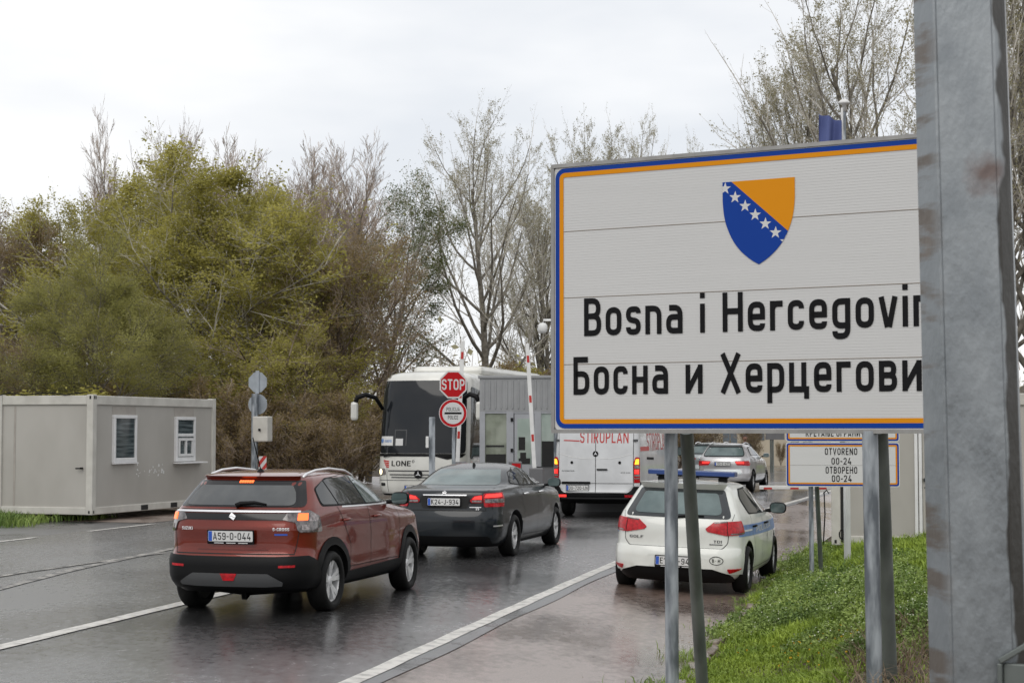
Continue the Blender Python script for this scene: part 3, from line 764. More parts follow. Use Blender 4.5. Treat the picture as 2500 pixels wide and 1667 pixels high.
# ------------------------------------------------------------------ big border sign
SA = Vector((.312, 12.95)); SDIR = Vector((.8715, -.4904)).normalized()
def sign_matrix(base, d, z):
    """local x along the sign to the right, local y up, local z towards the reader"""
    nrm = Vector((d.y, -d.x))
    return Matrix(((d.x, 0, nrm.x, base[0]), (d.y, 0, nrm.y, base[1]), (0, 1, 0, z), (0, 0, 0, 1)))
def star(cx, cy, r, rot=0):
    return [(cx + (r if k % 2 == 0 else r * .4) * math.sin(PI * k / 5 + rot), cy + (r if k % 2 == 0 else r * .4) * math.cos(PI * k / 5 + rot)) for k in range(10)]
def clip_poly(P, f):
    """keep the part of a polygon where f > 0 (f linear)"""
    out = []
    for i, p in enumerate(P):
        q = P[(i + 1) % len(P)]; a, b = f(p), f(q)
        if a >= 0: out.append(p)
        if (a >= 0) != (b >= 0): k = a / (a - b); out.append((p[0] + (q[0] - p[0]) * k, p[1] + (q[1] - p[1]) * k))
    return out
def tri_poly(mb, P, Mx, z, m):
    vo, _, fo, *_ = delaunay_2d_cdt([Vector(p) for p in P], [(i, (i + 1) % len(P)) for i in range(len(P))], [], 1, 1e-6)
    fl = []
    for f in fo:
        a, b, c = (vo[i] for i in f[:3]); fl.append(tuple(f) if (b - a).cross(c - a) > 0 else tuple(f)[::-1])
    mb.add([Mx @ Vector((v.x, v.y, z)) for v in vo], fl, m)
def frame_ring(mb, outer, inner, Mx, z, m):
    n = len(outer)
    mb.add([Mx @ Vector((*p, z)) for p in outer] + [Mx @ Vector((*p, z)) for p in inner], [(i, (i + 1) % n, n + (i + 1) % n, n + i) for i in range(n)], m)
t = thing('border_sign', 'large white Bosna i Hercegovina sign with blue and yellow shield and double border', 'sign')
SW, SH = 3.30, 2.0
SM = sign_matrix(SA, SDIR, 1.972)
mb = MB()
mb.prism(rrect(.012, .012, SW - .012, SH - .012, .03), SM @ Matrix.Translation((0, 0, -.02)), .02, 0)
for y in (.5, 1.0, 1.5): mb.prism([(.02, y - .002), (SW - .02, y - .002), (SW - .02, y + .002), (.02, y + .002)], SM, .0032, 1, back=False)
for k in range(3, 100): 
    if k % 25: mb.prism([(.02, k * .02 - .0012), (SW - .02, k * .02 - .0012), (SW - .02, k * .02 + .0012), (.02, k * .02 + .0012)], SM, .0010, 2, back=False)
mb.build('sign_panel', [M['white_sheet'], M['seam'], M['rib']], t)
mb = MB()
for a, b in (((-.012, -.014), (SW + .012, .014)), ((-.012, SH - .014), (SW + .012, SH + .014)), ((-.014, .016), (.012, SH - .016)), ((SW - .012, .016), (SW + .014, SH - .016))):
    c = ((a[0] + b[0]) / 2, (a[1] + b[1]) / 2, -.012); mb.box(None, (b[0] - a[0], b[1] - a[1], .05), mtx=SM @ Matrix.Translation(c))
for y in (.25, .75, 1.25, 1.75): mb.box(None, (SW - .1, .05, .04), mtx=SM @ Matrix.Translation((SW / 2, y, -.042)))
mb.build('frame', M['alu'], t)
mb = MB()
frame_ring(mb, rrect(.022, .022, SW - .022, SH - .022, .075), rrect(.056, .056, SW - .056, SH - .056, .045), SM, .0045, 0)
frame_ring(mb, rrect(.0562, .0562, SW - .0562, SH - .0562, .045), rrect(.090, .090, SW - .090, SH - .090, .012), SM, .0045, 1)
mb.build('border', [M['blue_sheet'], M['orange_sheet']], t)
mb = MB()
put_text(mb, 'Bosna i Hercegovina', .282, SM @ Matrix.Translation((.262, .708, .004)), 0, width=2.79, gap=.15, space=.40)
mb.build('lettering', M['black'], t); mb = MB()
put_text(mb, 'Босна и Херцеговина', .282, SM @ Matrix.Translation((.172, .272, .004)), 0, width=2.96, gap=.15, space=.42)
mb.build('lettering', M['black'], t)
# shield
cx, top, bot, hw = 1.650, 1.782, 1.180, .272
_sf = pchip([0, .2, .35, .48, .6, .7, .8, .88, .95, 1.0], [1, 1, .978, .925, .83, .72, .565, .39, .19, 0])
side = [(cx + hw * _sf(k / 24), top - (top - bot) * k / 24) for k in range(25)]
SHD = side + [(2 * cx - x, y) for x, y in side[-2::-1]]
SHD = [(x, y) for x, y in SHD]
dl = lambda p, c: (p[1] - top) + (p[0] - (cx - hw)) * .89 + c
mb = MB()
tri_poly(mb, clip_poly(SHD, lambda p: dl(p, -.061)), SM, .0048, 1)
tri_poly(mb, clip_poly(SHD, lambda p: -dl(p, -.061)), SM, .0048, 0)
for k in range(7):
    c = (cx - hw + .020 + k * .0758, top - .046 - k * .0675)
    P = star(c[0], c[1], .046, .05)
    if k == 0: P = clip_poly(P, lambda p: p[0] - (cx - hw))
    if k == 6: P = clip_poly(P, lambda p: cx + hw * .655 + .70 * (p[1] - c[1]) - p[0])
    tri_poly(mb, P, SM, .0054, 2)
mb.build('shield', [M['blue_sheet'], M['orange_sheet'], M['white_sheet']], t)
def post(t, name, u0, v0, Y0, u1, v1, Y1, d, m, zend=-.6):
    a, b = at(u0, v0, Y0), at(u1, v1, Y1); dd = (b - a) / (b.z - a.z); e = a + dd * (zend - a.z); st = a + dd * .0
    mb = MB(); mb.tube(st, e, d / 2, n=18); return mb.build(name, m, t)
p = post(t, 'post', 1638, 1056, 12.83, 1641, 1667, 12.83, .100, M['galv'])
post(t, 'brace_post', 1676, 1053, 12.86, 1714, 1667, 13.9, .100, M['galv_dark'])
post(t, 'post', 2124, 1052, 11.78, 2135, 1667, 11.78, .108, M['galv'])
post(t, 'brace_post', 2147, 1050, 11.86, 2172, 1667, 12.7, .116, M['galv_dark'])

# ------------------------------------------------------------------ octagonal steel lamp post close to the camera
t = thing('lamp_post', 'grey galvanised octagonal lamp post with brown rust streaks, nearest the camera', 'lamp post')
Yp = 4.2; pa, pb = at(2342, 0, Yp), at(2392, 1667, Yp); dd = (pb - pa) / (pb.z - pa.z)
m_post = mat('weathered_galvanised_post', (0.215, 0.233, 0.247), 0.40, 0.40, scale=6.5, col2=(0.300, 0.322, 0.338), bump=.10, bscale=34, stretch=(1.6, 1.6, .9), ramp=(.34, .68), rvar=.12, detail=9)
def rust(m):
    N, L = m.node_tree.nodes, m.node_tree.links; b = N['Principled BSDF']
    src = b.inputs['Base Color'].links[0].from_socket
    tc = N.new('ShaderNodeTexCoord'); mp = N.new('ShaderNodeMapping'); mp.inputs['Scale'].default_value = (5, 5, 26); mp.inputs['Rotation'].default_value = (0, R(28), 0)
    L.new(tc.outputs['Object'], mp.inputs['Vector'])
    n = N.new('ShaderNodeTexNoise'); n.inputs['Scale'].default_value = .55; n.inputs['Detail'].default_value = 6; n.inputs['Roughness'].default_value = .6; L.new(mp.outputs[0], n.inputs['Vector'])
    sx = N.new('ShaderNodeSeparateXYZ'); L.new(tc.outputs['Object'], sx.inputs[0])
    # streaks on the left facet: strongest where local x is small
    ml = N.new('ShaderNodeMapRange'); ml.inputs['From Min'].default_value = -.05; ml.inputs['From Max'].default_value = -.085; L.new(sx.outputs['X'], ml.inputs[0])
    rp = N.new('ShaderNodeMapRange'); rp.inputs['From Min'].default_value = .50; rp.inputs['From Max'].default_value = .60; L.new(n.outputs[0], rp.inputs[0])
    mu = N.new('ShaderNodeMath'); mu.operation = 'MULTIPLY'; L.new(ml.outputs[0], mu.inputs[0]); L.new(rp.outputs[0], mu.inputs[1])
    mx = N.new('ShaderNodeMixRGB'); mx.inputs[2].default_value = (.165, .145, .128, 1); L.new(mu.outputs[0], mx.inputs[0]); L.new(src, mx.inputs[1])
    # one big red-brown rust patch
    ds = N.new('ShaderNodeVectorMath'); ds.operation = 'DISTANCE'; ds.inputs[1].default_value = (.050, -.09, 2.60)
    n2 = N.new('ShaderNodeTexNoise'); n2.inputs['Scale'].default_value = 12; n2.inputs['Detail'].default_value = 4; L.new(tc.outputs['Object'], n2.inputs['Vector'])
    L.new(tc.outputs['Object'], ds.inputs[0])
    ad = N.new('ShaderNodeMath'); ad.operation = 'MULTIPLY_ADD'; ad.inputs[1].default_value = .12; L.new(n2.outputs[0], ad.inputs[0]); L.new(ds.outputs['Value'], ad.inputs[2])
    rr = N.new('ShaderNodeMapRange'); rr.inputs['From Min'].default_value = .125; rr.inputs['From Max'].default_value = .08; rr.inputs['To Max'].default_value = .75; L.new(ad.outputs[0], rr.inputs[0])
    mx2 = N.new('ShaderNodeMixRGB'); mx2.inputs[2].default_value = (.115, .062, .045, 1); L.new(rr.outputs[0], mx2.inputs[0]); L.new(mx.outputs[0], mx2.inputs[1])
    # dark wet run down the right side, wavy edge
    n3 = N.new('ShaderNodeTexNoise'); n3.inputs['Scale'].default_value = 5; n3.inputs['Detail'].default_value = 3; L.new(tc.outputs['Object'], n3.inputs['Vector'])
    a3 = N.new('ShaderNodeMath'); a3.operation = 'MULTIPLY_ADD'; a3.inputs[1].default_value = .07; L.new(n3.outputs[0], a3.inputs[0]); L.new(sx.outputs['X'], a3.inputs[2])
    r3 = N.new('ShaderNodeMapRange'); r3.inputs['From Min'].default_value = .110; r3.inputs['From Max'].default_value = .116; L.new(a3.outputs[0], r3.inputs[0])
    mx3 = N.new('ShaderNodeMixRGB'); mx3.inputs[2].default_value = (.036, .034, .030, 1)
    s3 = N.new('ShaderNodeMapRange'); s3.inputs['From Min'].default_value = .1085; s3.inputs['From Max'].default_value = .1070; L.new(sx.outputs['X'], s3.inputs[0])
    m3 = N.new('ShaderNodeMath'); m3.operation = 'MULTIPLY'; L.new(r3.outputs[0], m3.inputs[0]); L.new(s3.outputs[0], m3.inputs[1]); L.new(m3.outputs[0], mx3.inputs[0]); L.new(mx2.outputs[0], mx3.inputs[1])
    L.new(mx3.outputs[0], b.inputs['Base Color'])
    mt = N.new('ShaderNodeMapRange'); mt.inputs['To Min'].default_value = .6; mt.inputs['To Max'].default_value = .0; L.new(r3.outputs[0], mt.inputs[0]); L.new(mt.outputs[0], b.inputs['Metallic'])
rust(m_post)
mb = MB(); V = []; Fc = []
PA = (-77, -32, 42, 67, 103, 150, 200, 242)
zs = [-.1, 1.0, 1.4, 2.0, 2.6, 3.2, 5.0, 9.0]
pc = pa + dd * (0 - pa.z); n = 8; BR = math.atan2(1092, F)
for z in zs:
    rad = .1175 + (2.2 - z) * .0045
    for k in range(n):
        a = R(PA[k]); V.append((math.sin(a) * rad, -math.cos(a) * rad, z))     # local -y looks back down the road
for i in range(len(zs) - 1):
    for k in range(n): Fc.append((i * n + k, i * n + (k + 1) % n, (i + 1) * n + (k + 1) % n, (i + 1) * n + k))
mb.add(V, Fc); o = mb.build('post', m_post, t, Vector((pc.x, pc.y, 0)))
o.rotation_euler = (Vector(dd).to_track_quat('Z', 'Y').to_matrix().to_4x4()).to_euler()
o.rotation_mode = 'QUATERNION'
o.rotation_quaternion = Vector((0, 0, 1)).rotation_difference(Vector(dd).normalized()) @ Matrix.Rotation(-BR, 4, 'Z').to_quaternion()
bm = bmesh.new(); bm.from_mesh(o.data); bmesh.ops.bevel(bm, geom=[e for e in bm.edges if abs(e.verts[0].co.z - e.verts[1].co.z) > .1], offset=.006, segments=2, affect='EDGES'); bmesh.ops.recalc_face_normals(bm, faces=bm.faces); bm.to_mesh(o.data); bm.free()
# service hatch with its hood, on the right face
hb = at(2478, 1640, 4.07)
mb = MB(); ang = -.45
HX = Matrix.Translation(hb) @ Matrix.Rotation(ang, 4, 'Z')
mb.box(None, (.012, .03, .30), mtx=HX @ Matrix.Translation((-.033, 0, -.13)), bevel=.003)
mb.box(None, (.012, .03, .30), mtx=HX @ Matrix.Translation((.075, 0, -.13)), bevel=.003)
mb.box(None, (.075, .03, .014), mtx=HX @ Matrix.Translation((-.002, -.002, .045)) @ Matrix.Rotation(-R(33), 4, 'Y'), bevel=.003)
mb.box(None, (.06, .03, .014), mtx=HX @ Matrix.Translation((.052, -.002, .065)), bevel=.003)
f = mb.build('hatch_frame', M['galv_dark'], t)
mb = MB(); mb.box(None, (.096, .012, .30), mtx=HX @ Matrix.Translation((.021, .004, -.13)), bevel=.004); mb.build('hatch_cover', M['galv_dark'], f)

# ------------------------------------------------------------------ opening-hours sign
t = thing('hours_sign', 'white sign pair reading OTVORENO 00-24 on two grey posts in the grass', 'sign')
Yh = 24.2; hd = Vector((.985, -.17)).normalized()
a0 = at(1919, 1180, Yh); hw_ = (2186 - 1919) / F * Yh / .985
def small_panel(y0, h, lines, base=a0, w=hw_):
    Mx = sign_matrix((base.x, base.y), hd, y0)
    mb = MB(); mb.prism(rrect(0, 0, w, h, .035), Mx @ Matrix.Translation((0, 0, -.02)), .02, 0)
    mb.prism([(.03, h * .48), (w - .03, h * .48), (w - .03, h * .488), (.03, h * .488)], Mx, .0012, 4, back=False)
    frame_ring(mb, rrect(.012, .012, w - .012, h - .012, .03), rrect(.034, .034, w - .034, h - .034, .02), Mx, .003, 1)
    frame_ring(mb, rrect(.0342, .0342, w - .0342, h - .0342, .02), rrect(.056, .056, w - .056, h - .056, .008), Mx, .003, 2)
    for txt, y, sz, x, tw in lines:
        Mt = Mx @ Matrix.Translation((x, y, .003)); put_text(mb, txt, sz, Mt, 3, center=True, gap=.2, weight=.95, width=tw * k)
    return mb.build('sign_panel', [M['white_sheet'], M['blue_sheet'], M['orange_sheet'], M['black'], M['alu']], t)
zb = at(1919, 1187, Yh).z; k = Yh / F
small_panel(zb, 107 * k, [('OTVORENO', 77 * k, 16.5 * k, hw_ * .488, 77), ('00-24', 54 * k, 16 * k, hw_ * .49, 47), ('ОТВОРЕНО', 32 * k, 16.5 * k, hw_ * .49, 75), ('00-24', 12 * k, 16 * k, hw_ * .492, 47)])
small_panel(zb + 109 * k, 62 * k, [('КРЕТАЊЕ ОГРАНИЧЕНО', 12.5 * k, 15.5 * k, hw_ * .487, 167), ('KRETANJE OGRANICENO', 36 * k, 14 * k, hw_ * .49, 170)])
post(t, 'post', 1978, 1050, Yh + .09, 1982, 1390, Yh + .09, .066, M['galv'], -.4)
post(t, 'brace_post', 1990, 1100, Yh + .14, 2004, 1385, Yh + .75, .066, M['galv_dark'], -.4)
post(t, 'post', 2140, 1050, Yh - .1, 2143, 1390, Yh - .1, .066, M['galv'], -.4)

def simple_post(name, label, cat, u, v0, v1, Y, d, m, square=False, group=None, below=.5):
    a, b = at(u, v0, Y), at(u, v1, Y); mb = MB()
    if square: mb.box(((a.x), a.y, (a.z + b.z - below) / 2), (d, d * .7, a.z - b.z + below), bevel=.012)
    else:
        mb.tube((a.x, a.y, b.z - below), (a.x, a.y, a.z), d / 2, n=16); mb.lathe([(d / 2, 0), (d / 2 * .6, .02), (.001, .03)], Matrix.Translation(a), 16)
    o = mb.build(name, m); return tag(o, label, cat, group, 'thing')
simple_post('white_post', 'white painted steel post standing in the grass before the grey cabin', 'post', 2067, 1150, 1370, 25.5, .103, M['white_metal'])
gp = simple_post('grey_post', 'square grey metal post with small pale box, before the coach windscreen', 'post', 1055, 1018, 1200, 36.0, .125, M['galv'], True, below=.45)
mb = MB(); c = at(1043, 1079, 35.9); mb.box(c, (.06, .1, .24), bevel=.012); mb.build('card_reader', M['white_metal'], gp)

# ------------------------------------------------------------------ stop sign with police disc
t = thing('stop_sign', 'red octagonal STOP sign above round POLICIJA POLICE disc on a grey post', 'traffic sign')
Ys = 37.0; ks = Ys / F; nd = Vector((.985, .17)).normalized()
c = at(1106.5, 938.5, Ys); Mx = sign_matrix((c.x, c.y), nd, c.z)
octo = lambda r: [(r * math.cos(R(22.5 + 45 * i)), r * math.sin(R(22.5 + 45 * i))) for i in range(8)]
mb = MB(); mb.prism(octo(36 * ks), Mx @ Matrix.Translation((0, 0, -.012)), .012, 0); mb.prism(octo(32.3 * ks), Mx, .002, 1, back=False)
put_text(mb, 'STOP', 26 * ks, Mx @ Matrix.Translation((0, -13 * ks, .002)), 0, center=True, width=56 * ks, weight=1.05)
mb.build('stop_panel', [M['white_sheet'], M['red_sheet']], t)
c2 = at(1106, 1008.5, Ys); Mx = sign_matrix((c2.x, c2.y), nd, c2.z); circ = lambda r: [(r * math.cos(R(10 * i)), r * math.sin(R(10 * i))) for i in range(36)]
mb = MB(); mb.prism(circ(34.5 * ks), Mx @ Matrix.Translation((0, 0, -.012)), .012, 0); mb.prism(circ(33 * ks), Mx, .002, 1, back=False); mb.prism(circ(26.5 * ks), Mx, .004, 0, back=False)
mb.prism([(-21 * ks, -2.4 * ks), (21 * ks, -2.4 * ks), (21 * ks, 2.4 * ks), (-21 * ks, 2.4 * ks)], Mx, .006, 2, back=False)
put_text(mb, 'POLICIJA', 9.5 * ks, Mx @ Matrix.Translation((0, 5 * ks, .004)), 2, center=True, width=33 * ks, weight=.85)
put_text(mb, 'POLICE', 9.5 * ks, Mx @ Matrix.Translation((0, -15 * ks, .004)), 2, center=True, width=25 * ks, weight=.85)
mb.build('police_disc', [M['white_sheet'], M['red_sheet'], M['black']], t)
mb = MB(); mb.tube((c.x + .01, c.y + .045, -.1), (c.x + .01, c.y + .045, c.z + .2), .038, n=14); mb.build('post', M['galv'], t)

# ------------------------------------------------------------------ barrier arms
def barrier(label, u0, v0, u1, v1, Y, wpx, ped=None, group='barrier arms'):
    t = thing('barrier_arm', label, 'barrier', group=group)
    a, b = at(u0, v0, Y), at(u1, v1, Y); d = b - a; L = d.length; w = wpx / F * Y
    mb = MB(); mb.box(None, (w, .05, L), mtx=Matrix.Translation((a + b) / 2) @ Matrix.Rotation(-math.atan2(d.x, -d.z), 4, 'Y'), bevel=.012); arm = mb.build('boom', M['white_metal'], t)
    return t, arm, a, b, d.normalized(), w, L
def barrier2(label, u0, v0, u1, v1, Y, wpx, stripes, pedestal):
    t, arm, a, b, d, w, L = barrier(label, u0, v0, u1, v1, Y, wpx)
    for f, ln in stripes:
        mb = MB(); c = a + d * (L * f); ang = math.atan2(d.x, -d.z)
        mb.box(None, (w * .62, .060, ln), mtx=Matrix.Translation(c) @ Matrix.Rotation(-ang, 4, 'Y'))
        mb.build('red_stripe', M['red_paint'], arm)
    mb = MB(); mb.box((b.x + .04, b.y + .02, (b.z - .1) / 2), (.32, .3, b.z + .1 + .06), bevel=.025); mb.build('pedestal', pedestal, t)
    return t
barrier2('raised white barrier arm with red bars behind the stop sign', 1130, 832, 1117, 1130, 38.4, 9.8, [(.12, .16), (.44, .16), (.77, .16)], M['booth_low'])
barrier2('raised white barrier arm with red bars in front of the booth windows', 1287, 840, 1305, 1145, 39.6, 9.8, [(.12, .16), (.44, .16), (.75, .16)], M['booth_low'])
t = thing('barrier_arm', 'lowered horizontal white barrier arm with red bars behind the police car', 'barrier', group='barrier arms')
Yb = 33.5; a, b = at(1854, 1189, Yb), at(2040, 1194, Yb); kb = Yb / F
mb = MB(); mb.box2((a.x, a.y - .03, a.z - 5.2 * kb), (b.x, a.y + .03, a.z + 4.4 * kb), bevel=.01); arm = mb.build('boom', M['white_metal'], t)
for x0 in (1855, 1919, 1986):
    mb = MB(); mb.box2((at(x0, 0, Yb).x, a.y - .034, a.z - 4.8 * kb), (at(x0 + 20, 0, Yb).x, a.y + .034, a.z - .4 * kb)); mb.build('red_stripe', M['red_paint'], arm)
mb = MB(); mb.box2((b.x - .02, a.y - .16, -.25), (b.x + .36, a.y + .18, a.z + .12), bevel=.02); mb.build('pedestal', M['white_metal'], t)
mb = MB(); c = at(1258, 1140, 38.9); mb.box(c, (.30, .10, .26), 1, bevel=.02); mb.box(c + Vector((.02, -.052, .0)), (.20, .012, .17), 0); mb.tube(c + Vector((0, .02, -.1)), (c.x, c.y + .02, -.05), .04, n=10, mat=1)
tag(mb.build('stop_lamp', [M['red_sheet'], M['booth_low']]), 'red square signal panel on a post before the booth door', 'signal', kind='thing')

# ------------------------------------------------------------------ grey control booth
t = thing('control_booth', 'grey metal control booth with ribbed top band and green tinted windows', 'booth')
Yc = 42.5; kc = Yc / F; bx0, bx1 = at(1173, 0, Yc).x, at(1173, 0, Yc).x + 4.2; zt = at(0, 922, Yc).z; zm = at(0, 1004, Yc).z; zl = at(0, 1138, Yc).z
rot = Matrix.Translation((bx0, Yc, 0)) @ Matrix.Rotation(-R(4), 4, 'Z')
BW, BD = 4.3, 2.6
mb = MB(); mb.box(None, (BW - .08, BD - .08, zl + .02), mtx=rot @ Matrix.Translation((BW / 2, BD / 2, zl / 2))); mb.build('base_wall', M['booth_low'], t)
mb = MB(); mb.box(None, (BW + .02, BD + .02, zt - zm), mtx=rot @ Matrix.Translation((BW / 2, BD / 2, (zt + zm) / 2)))
nr = 30
for i in range(nr): mb.box(None, (.035, .03, zt - zm - .12), mtx=rot @ Matrix.Translation((.1 + (BW - .2) * i / (nr - 1), -.02, (zt + zm) / 2)), bevel=.01)
mb.box(None, (BW + .1, BD + .1, .07), mtx=rot @ Matrix.Translation((BW / 2, BD / 2, zt + .02)), bevel=.01)
mb.build('roof_band', M['booth'], t)
def bp(x0, x1, z0, z1, y0, y1): return (None, (x1 - x0, y1 - y0, z1 - z0), rot @ Matrix.Translation(((x0 + x1) / 2, (y0 + y1) / 2, (z0 + z1) / 2)))
def bbox(mb, x0, x1, z0, z1, y0, y1, m=0, bevel=0):
    _, d, Mx = bp(x0, x1, z0, z1, y0, y1); mb.box(None, d, m, mtx=Mx, bevel=bevel)
X = lambda u: at(u, 0, Yc).x - bx0
def wp(*q):
    mb = MB(); bbox(mb, *q); mb.build('wall_post', M['booth_frame'], t)
for u0, u1 in ((1172, 1185), (1237, 1254), (1304, 1320)): wp(X(u0), X(u1), zl, zm, -.01, .10)
wp(2.6, 2.75, zl, zm, -.01, .10); wp(BW - .12, BW, zl, zm, -.01, .10)
for x in (0, BW - .12): wp(x, x + .12, zl, zm, BD - .12, BD)
mb = MB(); bbox(mb, .12, BW - .1, zm - .05, zm, .0, .09); mb.build('lintel', M['booth_frame'], t)
for u0, u1, m in ((1185, 1237, 'booth_glass'), (1320, 1364, 'booth_glass_pale')):
    mb = MB(); bbox(mb, X(u0), X(u1), zl, zm - .05, .03, .05)
    w = mb.build('window', M[m], t)
    mb = MB(); bbox(mb, X(u0) + .02, X(u1) - .02, zl, zl + (.42 if m != 'booth_glass' else .30), .012, .028); bbox(mb, X(u0) + .02, X(u1) - .06, zl + .48, zl + .52, .012, .028)
    if m != 'booth_glass': bbox(mb, X(u0) + .02, X(u1) - .12, zl + .34, zl + .62, .013, .029)
    mb.build('dark_desk', M['void'], w)
mb = MB(); bbox(mb, 2.76, BW - .13, zl, zm - .05, .03, .05); mb.build('window', M['booth_glass'], t)
mb = MB(); bbox(mb, .02, .04, zl, zm, .12, BD - .13); bbox(mb, BW - .04, BW - .02, zl, zm, .12, BD - .13); bbox(mb, .14, BW - .14, zl, zm, BD - .04, BD - .02); mb.build('side_glazing', M['booth_glass'], t)
mb = MB(); bbox(mb, X(1256), X(1303), .1, zm - .06, .0, .06); d = mb.build('door', M['booth_frame'], t)
mb = MB(); bbox(mb, X(1263), X(1297), zl + .05, zm - .18, -.006, -.002 + .004); w = mb.build('door_glass', M['booth_glass_pale'], d)
mb = MB(); bbox(mb, X(1266), X(1282), zl + .4, zl + .72, -.012, -.008); bbox(mb, X(1266), X(1294), zl + .06, zl + .2, -.012, -.008); bbox(mb, X(1270), X(1284), zl + .2, zl + .34, -.013, -.008); mb.build('dark_desk', M['void'], w)
mb = MB()
for z in (zl + .35, zm - .25): bbox(mb, X(1247), X(1253), z, z + .09, -.05, -.01, bevel=.01)
mb.build('hinge', M['black'], d)

# dome camera on a bracket beside the big sign
t = thing('dome_camera', 'white dome surveillance camera on a bracket left of the big sign', 'camera')
Yd = 41.0; kd = Yd / F; c = at(1325, 802, Yd)
mb = MB(); mb.lathe([(.001, -.115), (.07, -.10), (.105, -.06), (.115, 0), (.11, .08), (.07, .13), (.001, .14)], Matrix.Translation(c), 20); mb.build('dome', M['white_metal'], t)
mb = MB(); mb.path([c + Vector((0, 0, .12)), c + Vector((.02, 0, .2)), c + Vector((.3, 0, .2))], .03, 8); mb.build('bracket', M['white_metal'], t)
mb = MB(); mb.tube((c.x + .32, c.y, 0), (c.x + .32, c.y, c.z + .35), .06, n=12); mb.build('pole', M['galv'], t)

# ------------------------------------------------------------------ site cabins
t = thing('site_cabin', 'pale grey container cabin with two white windows at left roadside', 'cabin')
def cabin(t, ca, fz, ang, L1, L2, HC, mats=('container', 'container_frame')):
    e1 = Vector((math.cos(R(ang)), math.sin(R(ang)))); e2 = Vector((-e1.y, e1.x))
    KM = Matrix(((e1.x, e2.x, 0, ca.x), (e1.y, e2.y, 0, ca.y), (0, 0, 1, fz), (0, 0, 0, 1)))
    def kb(mb, x0, x1, y0, y1, z0, z1, m=0, bevel=.0): mb.box(None, (x1 - x0, y1 - y0, z1 - z0), m, mtx=KM @ Matrix.Translation(((x0 + x1) / 2, (y0 + y1) / 2, (z0 + z1) / 2)), bevel=bevel)
    mb = MB(); kb(mb, .05, L1 - .05, .05, L2 - .05, .10, HC - .06)
    mb.build('wall', M[mats[0]], t)
    mb = MB()
    for x, y in ((0, 0), (L1 - .16, 0), (0, L2 - .16), (L1 - .16, L2 - .16)): kb(mb, x, x + .16, y, y + .16, .0, HC, 0, .012)
    for z0, z1 in ((.0, .16), (HC - .22, HC - .02)):
        for y in (.01, L2 - .11): kb(mb, .16, L1 - .16, y, y + .10, z0, z1, 0, .015)
        for x in (.01, L1 - .11): kb(mb, x, x + .10, .16, L2 - .16, z0, z1, 0, .015)
    mb.build('frame', M[mats[1]], t)
    mb = MB(); kb(mb, .1, L1 - .1, .1, L2 - .1, HC - .055, HC - .025); mb.build('roof', M[mats[1]], t)
    mb = MB()
    for x in (.05, .11):
        kb(mb, x - .018, x + .018, -.004, .02, HC - .10, HC - .03, 0); 
    kb(mb, -.004, .02, .05, .09, HC - .10, HC - .03); kb(mb, -.004, .02, .05, .09, .03, .09); kb(mb, .05, .09, -.004, .02, .03, .09)
    for x in (L1 * .37, L1 * .61): kb(mb, x, x + .3, .004, .05, .02, .13)
    mb.build('lifting_holes', M['void'], t)
    return kb
CA = at(224, 1257, 37.0); FZ = CA.z; HC = 2.585
kb = cabin(t, CA, FZ, 72, 5.6, 2.44, HC)
mb = MB(); kb(mb, .85, 1.86, .044, .049, 2.16, HC - .24); mb.build('wall_stain', M['stain'], t)
mb = MB(); kb(mb, 3.6, 4.55, .044, .049, 2.14, HC - .24); mb.build('wall_stain', M['stain'], t)
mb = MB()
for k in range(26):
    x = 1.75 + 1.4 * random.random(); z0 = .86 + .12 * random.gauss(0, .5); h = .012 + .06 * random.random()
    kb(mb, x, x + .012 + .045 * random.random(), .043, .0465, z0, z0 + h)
mb.build('glint_marks', M['white_metal'], t)  # specular glints on the wall, made as small white chips
def wind(x0, x1, z0, z1, kind):
    mb = MB(); f = .075
    kb(mb, x0, x1, -.02, .06, z0, z0 + f + .03, 0, .01); kb(mb, x0, x1, -.02, .06, z1 - f, z1, 0, .01); kb(mb, x0, x0 + f, -.018, .06, z0 + .1, z1 - f, 0, .01); kb(mb, x1 - f, x1, -.018, .06, z0 + .1, z1 - f, 0, .01)
    if kind:
        zm = z0 + .62; kb(mb, x0 + .05, x1 - .05, -.015, .06, zm - .035, zm + .035, 0, .01)
        kb(mb, x0 + .10, x1 - .12, -.03, .03, z0 + .12, z0 + .18, 0); kb(mb, x0 + .10, x1 - .12, -.03, .03, zm - .13, zm - .07, 0)
        for x in (x0 + .10, (x0 + x1) / 2 - .04, x1 - .18): kb(mb, x, x + .06, -.03, .03, z0 + .18, zm - .13, 0)
    w = mb.build('window', M['upvc'], t)
    mb = MB(); kb(mb, x0 + .05, x1 - .05, .012, .03, z0 + .08, z1 - .06); mb.build('pane', M['blind_glass'], w)
    mb = MB()
    if kind: kb(mb, x0 - .05, x1 + .35, -.16, .04, z0 - .05, z0 - .015, 0, .008)
    else: kb(mb, x0 - .02, x1 + .02, -.05, .04, z0 - .03, z0 - .003, 0, .008)
    mb.build('sill', M['upvc'], w)
wind(.86, 1.83, 1.10, 2.15, 0)
wind(3.62, 4.55, 1.08, 2.13, 1)
mb = MB(); kb(mb, -.035, .045, .25, .29, .98, 1.02, 0, .01); kb(mb, -.035, -.015, .25, .40, .98, 1.01, 0, .005); mb.build('door_handle', M['black'], t)
mb = MB(); kb(mb, .044, .0495, 1.95, 2.0, .18, HC - .24); mb.build('wall_joint', M['stain'], t)
mb = MB(); mb.path([Vector((CA.x, CA.y, 0)) + Vector((math.cos(R(162)) * L + .0, math.sin(R(162)) * L, FZ + HC + .02 + .03 * math.sin(L * 7))) for L in (.15, .4, .7, 1.0, 1.3, 1.7, 2.1, 2.4)], .014, 6); mb.build('roof_cable', M['black'], t)
